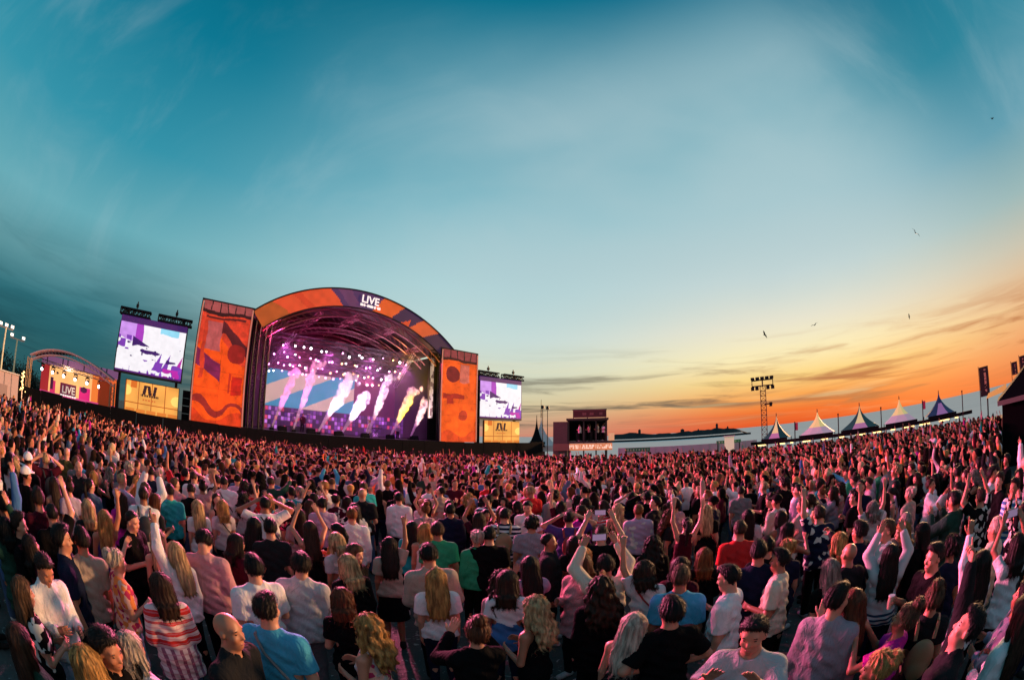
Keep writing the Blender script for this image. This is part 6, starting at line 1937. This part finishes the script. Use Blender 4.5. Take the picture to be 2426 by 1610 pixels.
MB().box(-.45, .45, -.4, .4, -1, EL(39, -1.0)).build('cabin', mat('lit kiosk', (.7, .68, .5), .6, emit=lin(220, 230, 180), strength=.35), q)
MB().box(-.55, .55, -.5, .5, EL(39, -1.0) + .003, EL(39, -.9)).build('roof', M['white_vinyl'], q)

# lattice lighting mast
D_ = 43.0
q = AT(34.3, D_); ms = empty('lighting_mast', (q.x, q.y, ground_z(q.x, q.y)), R(-34.3), 'tall lattice lighting mast with dark floodlights against the sunset', 'lighting mast')
zt = EL(D_, 5.9) - ground_z(q.x, q.y)
rust = mat('mast steel', (.09, .045, .03), .6, .4)
MB().truss((0, 0, 0), (0, 0, zt - .6), .55, .04, 16).build('lattice', rust, ms)
mb = MB()
for z in (zt - .55, zt): mb.box(-1.15, 1.15, -.05, .05, z - .05, z + .05)
for x in (-1.1, 1.1): mb.box(x - .04, x + .04, -.04, .04, zt - .55, zt)
mb.tube((0, 0, zt - .7), (0, 0, zt), .07).build('crossarm', M['black_metal'], ms)
for x in (-1.0, -.5, 0, .5, 1.0):
    MB().box(x - .2, x + .2, -.3, .06, zt + .06, zt + .3).build('floodlight', M['black_metal'], ms)
for x in (-1.05, -.6, .55, 1.05): MB().box(x - .18, x + .18, -.3, .06, zt - .95, zt - .62).build('floodlight', M['black_metal'], ms)
MB().box(.1, .95, -.08, .08, zt * .70, zt * .70 + .12).box(.6, .9, -.16, .16, zt * .70 - .2, zt * .70 + .2).build('side_arm', M['black_metal'], ms)

# row of pointed bar tents on the seaward side
tents = [(36.0, 34.2, 37.8, 1.26, 'a', 'dark green pointed tent with pale front panel, nearest the lighting mast'), (41.8, 39.4, 44.1, 1.16, 'b', 'cream pointed tent, second in the row from the lighting mast'),
         (47.9, 45.2, 50.5, 1.17, 'a', 'dark navy pointed tent with pale front panel, middle of the bar row'), (53.8, 51.5, 56.1, 1.15, 'b', 'cream pointed tent between the two darkest tents at the right end of the bar'),
         (59.8, 57.7, 62.0, .9, 'c', 'navy pointed tent at the end of the bar row towards the tall flags')]
DC, AC_ = 41.0, 48.0
for k, (a, al, ar, te, kind, lb) in enumerate(tents):
    d = DC / math.cos(R(a - AC_)); w2 = d * math.tan(R((ar - al) / 2)); q = AT(a, d); gz = ground_z(q.x, q.y)
    ez = EL(d, -1.72) - gz; tz = EL(d, te) - gz
    r = empty('bar_tent', (q.x, q.y, gz), R(-AC_), lb, 'tent', 'pointed bar tents along the sea side')
    vs, fs = swept(w2, ez, tz, 14, 2.0, 8, PI / 8)
    me = new_mesh('canopy', vs, fs)
    cols = []  # lit yellow upper and pink lower tones are painted into the canopy colours
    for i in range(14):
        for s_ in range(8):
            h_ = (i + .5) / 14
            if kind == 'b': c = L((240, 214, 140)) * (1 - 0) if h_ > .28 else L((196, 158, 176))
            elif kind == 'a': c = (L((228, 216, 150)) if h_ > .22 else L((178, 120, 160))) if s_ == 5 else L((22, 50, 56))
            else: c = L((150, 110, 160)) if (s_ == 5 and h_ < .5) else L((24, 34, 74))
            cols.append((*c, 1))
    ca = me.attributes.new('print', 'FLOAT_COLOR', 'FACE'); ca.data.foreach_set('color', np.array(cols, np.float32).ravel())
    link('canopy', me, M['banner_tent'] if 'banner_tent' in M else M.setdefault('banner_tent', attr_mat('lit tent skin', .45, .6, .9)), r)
    MB().tube((0, 0, tz - .15), (0, 0, tz + .16), .05, .03).build('finial', M['black_metal'], r)
    for x in (-w2, w2):
        for y in (-w2, w2): MB().tube((x * .97, y * .97, 0), (x * .97, y * .97, ez), .04).build('pole', M['black_metal'], r)
    MB().box(-w2, w2, -w2 - .03, -w2 + .0, ez - .35, ez + .02).build('valance', M['black'], r)
b0, b1 = DC * math.tan(R(33.2 - AC_)), DC * math.tan(R(64 - AC_))
br = empty('bar_counter', AT(AC_, DC - 2.3), R(-AC_), 'long black bar counter with warm bulbs below the pointed tents', 'bar')
MB().box(b0, b1, 0, .2, EL(DC, -2.35), EL(DC, -1.95)).build('fascia', M['black'], br)
MB().box(b0, b1, 0, .5, -1.2, EL(DC, -3.4)).build('counter', mat('dark bar front', (.05, .03, .02), .7), br)
bulb = mat('warm bulb', (.8, .6, .3), .4, emit=(1, .62, .22), strength=3.0)
rb = random.Random(6); x = b0 + .4
while x < b1 - .6:
    w_ = rb.uniform(.25, 1.3); MB().box(x, min(x + w_, b1 - .4), .06, .14, EL(DC, -2.50), EL(DC, -2.36)).build('strip_light', bulb, br); x += w_ + rb.uniform(.3, 1.3)
for k, (xx, e_) in enumerate(((465, .1), (825, .25), (1180, .25), (1525, .35), (1855, .3))):
    px_, py_ = 1750 + xx * 676 / 2363, 1000
    a, _ = ray_of(px_, 1010 - k * 12)
    d = (DC - 3.0) / math.cos(R(a - AC_)); q = AT(a, d); gz = ground_z(q.x, q.y)
    r = empty('flag_post', (q.x, q.y, gz), R(-a), ('thin dark post with pink pennant left of the cream tent nearest the mast', 'thin dark post between the second and third bar tents', 'thin dark post between the third and fourth bar tents', 'thin dark post with pink pennant before the last bar tents', 'thin dark post at the flag end of the bar row')[k], 'post')
    MB().tube((0, 0, 0), (0, 0, EL(d, e_) - gz), .05).build('pole', M['black_metal'], r)
    if k in (0, 3): MB().box(.05, .30, -.01, .01, EL(d, e_) - gz - .75, EL(d, e_) - gz - .1).build('pennant', mat('pink pennant', (.5, .06, .12), .7), r)
    else: MB().box(-.07, .07, -.07, .07, EL(d, e_) - gz, EL(d, e_) - gz + .12).build('lantern', M['black_metal'], r)

# tall banner flags and the black marquee at the edge
for a0, w_, et, eb, d, lb in ((66.3, .95, 2.55, -.8, 35, 'tall dark banner flag with pale vertical lettering behind the bar row'), (71.6, .62, 2.1, .7, 35, 'dark banner flag above the black marquee roof, nearer the tall flag'), (73.0, .62, 2.5, .9, 35, 'dark banner flag above the black marquee at the picture edge')):
    q = AT(a0, d); gz = ground_z(q.x, q.y)
    r = empty('banner_flag', (q.x, q.y, gz), R(-a0), lb, 'flag', 'dark banner flags by the marquee')
    zt, zb = EL(d, et) - gz, EL(d, eb) - gz
    MB().tube((0, .06, 0), (0, .06, zt + .1), .04, .025).build('pole', M['black_metal'], r)
    def ff_(u, v):
        n = vnoise(u * 5, v * 26, int(a0))
        return np.where(((u > .5) & (u < .72) & (n > .5) & (v > .1) & (v < .9))[:, None], L((196, 172, 128)), L((34, 26, 26)))
    panel('cloth', .04, w_, zb, zt, 14, 44, ff_, M['printed'], r, thick=.02)
P0 = AT(69.7, 19.0)
mq = empty('marquee', P0, math.atan2(-.938, .347), 'black marquee with sloping roof at the edge of the crowd below the flags', 'marquee')
mqb = mat('marquee black', (.003, .003, .004), .9); mqb.node_tree.nodes['Principled BSDF'].inputs['Specular IOR Level'].default_value = 0.05
mqz = ground_z(P0.x, P0.y); ez = EL(19, -1.75)
MB().box(0, 7.5, 0, .08, -.4, ez).build('front_wall', mqb, mq); MB().box(0, .08, .09, 6, -.4, ez).build('side_wall', mqb, mq)
MB().add([(-.25, -.25, ez), (7.8, -.25, ez), (7.8, 6.2, ez), (-.25, 6.2, ez), (3.4, 3, ez + 2.2), (4.6, 3, ez + 2.2)], [(0, 1, 5, 4), (1, 2, 5), (2, 3, 4, 5), (3, 0, 4), (3, 2, 1, 0)]).build('roof', mqb, mq)
MB().box(-.24, 7.8, -.29, -.255, ez - .16, ez + .02).build('roof_trim', mat('pale roof trim', (.14, .13, .11), .7), mq)
d = 31.0; q = AT(68.9, d)
st = empty('food_stall', (q.x, q.y, ground_z(q.x, q.y)), R(-68.9), 'small amber lit food stall between tall flag and black marquee', 'stall')
MB().add([(-.9, -.8, 2.55), (.9, -.8, 2.75), (.9, .9, 2.75), (-.9, .9, 2.55), (-.7, 0, 2.85), (.9, 0, 3.15)], [(0, 1, 5, 4), (1, 2, 5), (2, 3, 4, 5), (3, 0, 4), (3, 2, 1, 0)]).build('awning', mat('amber awning', (.7, .42, .12), .6, emit=lin(230, 150, 50), strength=.45), st)
MB().box(-.8, .8, -.6, .7, 0, 1.2).build('counter', mat('stall counter', (.2, .12, .06), .7), st)
for x in (-.8, .8):
    for y in (-.7, .8): MB().tube((x, y, 0), (x, y, 2.6), .04).build('pole', M['black_metal'], st)

# ------------------------------------------------------------------ the small-stage side: floodlights, cabin, trees
for a, d, e_, n_, lb in ((-73.3, 43, 4.7, 3, 'floodlight mast with glaring white lamps at the picture edge beyond the small stage'), (-71.2, 44, 3.9, 2, 'shorter floodlight mast with white lamps beside the small stage')):
    q = AT(a, d); r = empty('floodlight_mast', (q.x, q.y, 0), R(-a), lb, 'floodlight', 'floodlights beyond the small stage')
    zt = EL(d, e_)
    MB().tube((0, 0, 0), (0, 0, zt), .13, .09).build('pole', mat('pale pole', (.6, .58, .45), .5, emit=lin(200, 190, 130), strength=.15), r)
    MB().box(-.9, .9, -.06, .06, zt - .1, zt).build('crossarm', M['alu'], r)
    for k in range(n_):
        x = -.75 + 1.5 * k / max(1, n_ - 1)
        h_ = MB().box(x - .22, x + .22, -.1, .2, zt + .05, zt + .34).build('lamp_head', M['alu'], r)
        MB().box(x - .18, x + .18, -.13, -.105, zt + .08, zt + .31).build('lens', M['lens_flood'], h_)
q = AT(-72.6, 36.5)
cb_ = empty('site_cabin', (q.x, q.y, 0), R(72.6), 'pale pink lit site cabin at the picture edge beside the small stage', 'cabin')
MB().box(-1.6, 1.5, 0, 2.4, .3, EL(36.5, -.02)).build('body', mat('pale cabin', (.62, .48, .48), .6, noise=.1), cb_)
MB().box(-1.7, 1.6, -.1, 2.5, EL(36.5, -.02) + .002, EL(36.5, .12)).build('roof', M['white_vinyl'], cb_)
for k in range(4): MB().box(-1.5 + k * .75, -1.46 + k * .75, -.03, -.002, .35, EL(36.5, -.1)).build('rib', M['alu'], cb_)
MB().box(-.4, .4, -.04, -.004, .3, 2.2).build('door', mat('cabin door', (.4, .3, .3), .6), cb_)
q = AT(-69.6, 38)
lp = empty('festoon_post', (q.x, q.y, 0), R(69.6), 'amber lit post wrapped in bulbs between site cabin and small stage', 'lamp post')
MB().tube((0, 0, 0), (0, 0, EL(38, .5)), .07).build('pole', M['alu'], lp)
rq = random.Random(2)
for k in range(26): z = 2.0 + 1.5 * k / 26; MB().tube((.12 * math.cos(k * 1.3) + rq.uniform(-.2, .2) * (3.4 - z), .12 * math.sin(k * 1.3), z), (.12 * math.cos(k * 1.3) + rq.uniform(-.2, .2) * (3.4 - z), .12 * math.sin(k * 1.3), z + .09), .05, n=6).build('bulb', bulb, lp)

leafm = mat('dark foliage', (.022, .034, .026), .7, noise=.5, nscale=2)
barkm = mat('bark', (.03, .024, .02), .9)
def tree(az_, d, ht, wd, label, seed):
    r_ = random.Random(seed); q = AT(az_, d)
    r = empty('tree', (q.x, q.y, 0), 0, label, 'tree', 'dark trees behind the small stage')
    mb = MB(); mb.tube((0, 0, 0), (.1, 0, ht * .5), .22, .12); ends = []
    for k in range(9):
        a = k * 2.4; z0_ = ht * (.3 + .05 * (k % 5)); e = (math.cos(a) * wd * .36, math.sin(a) * wd * .36, z0_ + ht * r_.uniform(.15, .35)); mb.tube((.05, 0, z0_), e, .08, .02, 6); ends.append(e)
    mb.build('trunk', barkm, r)
    vs, fs = [], []
    for k in range(70):
        a, u = r_.uniform(0, 2 * PI), r_.random() ** .5
        c = np.array((math.cos(a) * wd * .5 * u, math.sin(a) * wd * .5 * u, ht * (.42 + .5 * r_.random() * (1 - .5 * u))))
        for j in range(34):
            p = c + np.array([r_.gauss(0, .34) for _ in range(3)]); e1 = norm([r_.gauss(0, 1) for _ in range(3)]) * .13; e2 = norm(np.cross(e1, [r_.gauss(0, 1) for _ in range(3)])) * .07
            b = len(vs); vs += [p - e1, p + e2, p + e1, p - e2]; fs.append((b, b + 1, b + 2, b + 3))
    link('crown', new_mesh('crown', np.array(vs), np.array(fs)), leafm, r)


tree(-74.6, 52, 6.2, 5.5, 'dark leafy tree at the picture edge behind the floodlights', 1)
tree(-70.9, 55, 5.4, 5.0, 'dark leafy tree between the floodlights and the small stage', 2)
tree(-68.6, 58, 4.6, 4.4, 'low dark leafy tree directly behind the small stage roof', 3)

# ------------------------------------------------------------------ birds
birdm = mat('bird', (.02, .02, .022), .7)
for k, (bx, by, d, bank, lb) in enumerate(((1812, 793, 55, 35, 'small dark bird gliding low above the lighting mast'), (1930, 770, 60, -20, 'small dark bird gliding above the second bar tent'), (2169, 552, 48, 60, 'dark bird banking high in the blue sky over the bar tents'),
                             (2351, 282, 60, 30, 'highest bird near the corner of the sky'), (2154, 750, 85, -40, 'tiny bird low in the pale orange sky'))):
    a, e = ray_of(bx, by); c = AT(a, d) + Vector((0, 0, CAM_H + d * math.tan(R(e))))
    me = MB().add([(0, .22, 0), (.05, 0, .02), (0, -.2, 0), (-.05, 0, .02), (0, 0, -.04), (0, 0, .05)], [(0, 1, 5), (0, 5, 3), (2, 5, 1), (2, 3, 5), (0, 4, 1), (0, 3, 4), (2, 1, 4), (2, 4, 3)])
    o = me.build('bird', birdm, None)
    for sd in (-1, 1):
        MB().add([(sd * .03, .08, .02), (sd * .22, .10, .12), (sd * .50, -.02, .06), (sd * .22, -.05, .11), (sd * .03, -.07, .02)] + [(sd * .03, .08, .005), (sd * .22, .10, .105), (sd * .50, -.02, .055), (sd * .22, -.05, .095), (sd * .03, -.07, .005)],
                 [(0, 1, 2, 3, 4), (9, 8, 7, 6, 5), (0, 5, 6, 1), (1, 6, 7, 2), (2, 7, 8, 3), (3, 8, 9, 4), (4, 9, 5, 0)]).build('wing', birdm, o)
    o.scale = (1.5,) * 3; o.location = c; o.rotation_euler = (R(8), R(bank), R(-a + 70 - 40 * k)); tag(o, lb, 'bird', 'birds in the evening sky')

# ------------------------------------------------------------------ bag
hb_p = None
a, e = ray_of(2340, 1562); d = 3.35
q = AT(a, d)
hb = empty('handbag', (q.x, q.y, EL(d, e) - .12), R(-a + 10), 'pale blue handbag carried beside the woman in the pale jacket', 'handbag')
MB().add([(-.13, -.05, 0), (.13, -.05, 0), (.13, .05, 0), (-.13, .05, 0), (-.10, -.03, .18), (.10, -.03, .18), (.10, .03, .18), (-.10, .03, .18)], [(3, 2, 1, 0), (4, 5, 6, 7), (0, 1, 5, 4), (1, 2, 6, 5), (2, 3, 7, 6), (3, 0, 4, 7)]).build('bag_body', mat('pale blue leather', (.30, .52, .58), .4), hb)
MB().path([(.085 * math.cos(t_), 0, .18 + .13 * math.sin(t_)) for t_ in np.linspace(0, PI, 12)], .009).build('handle', mat('bag handle', (.45, .5, .5), .4), hb)
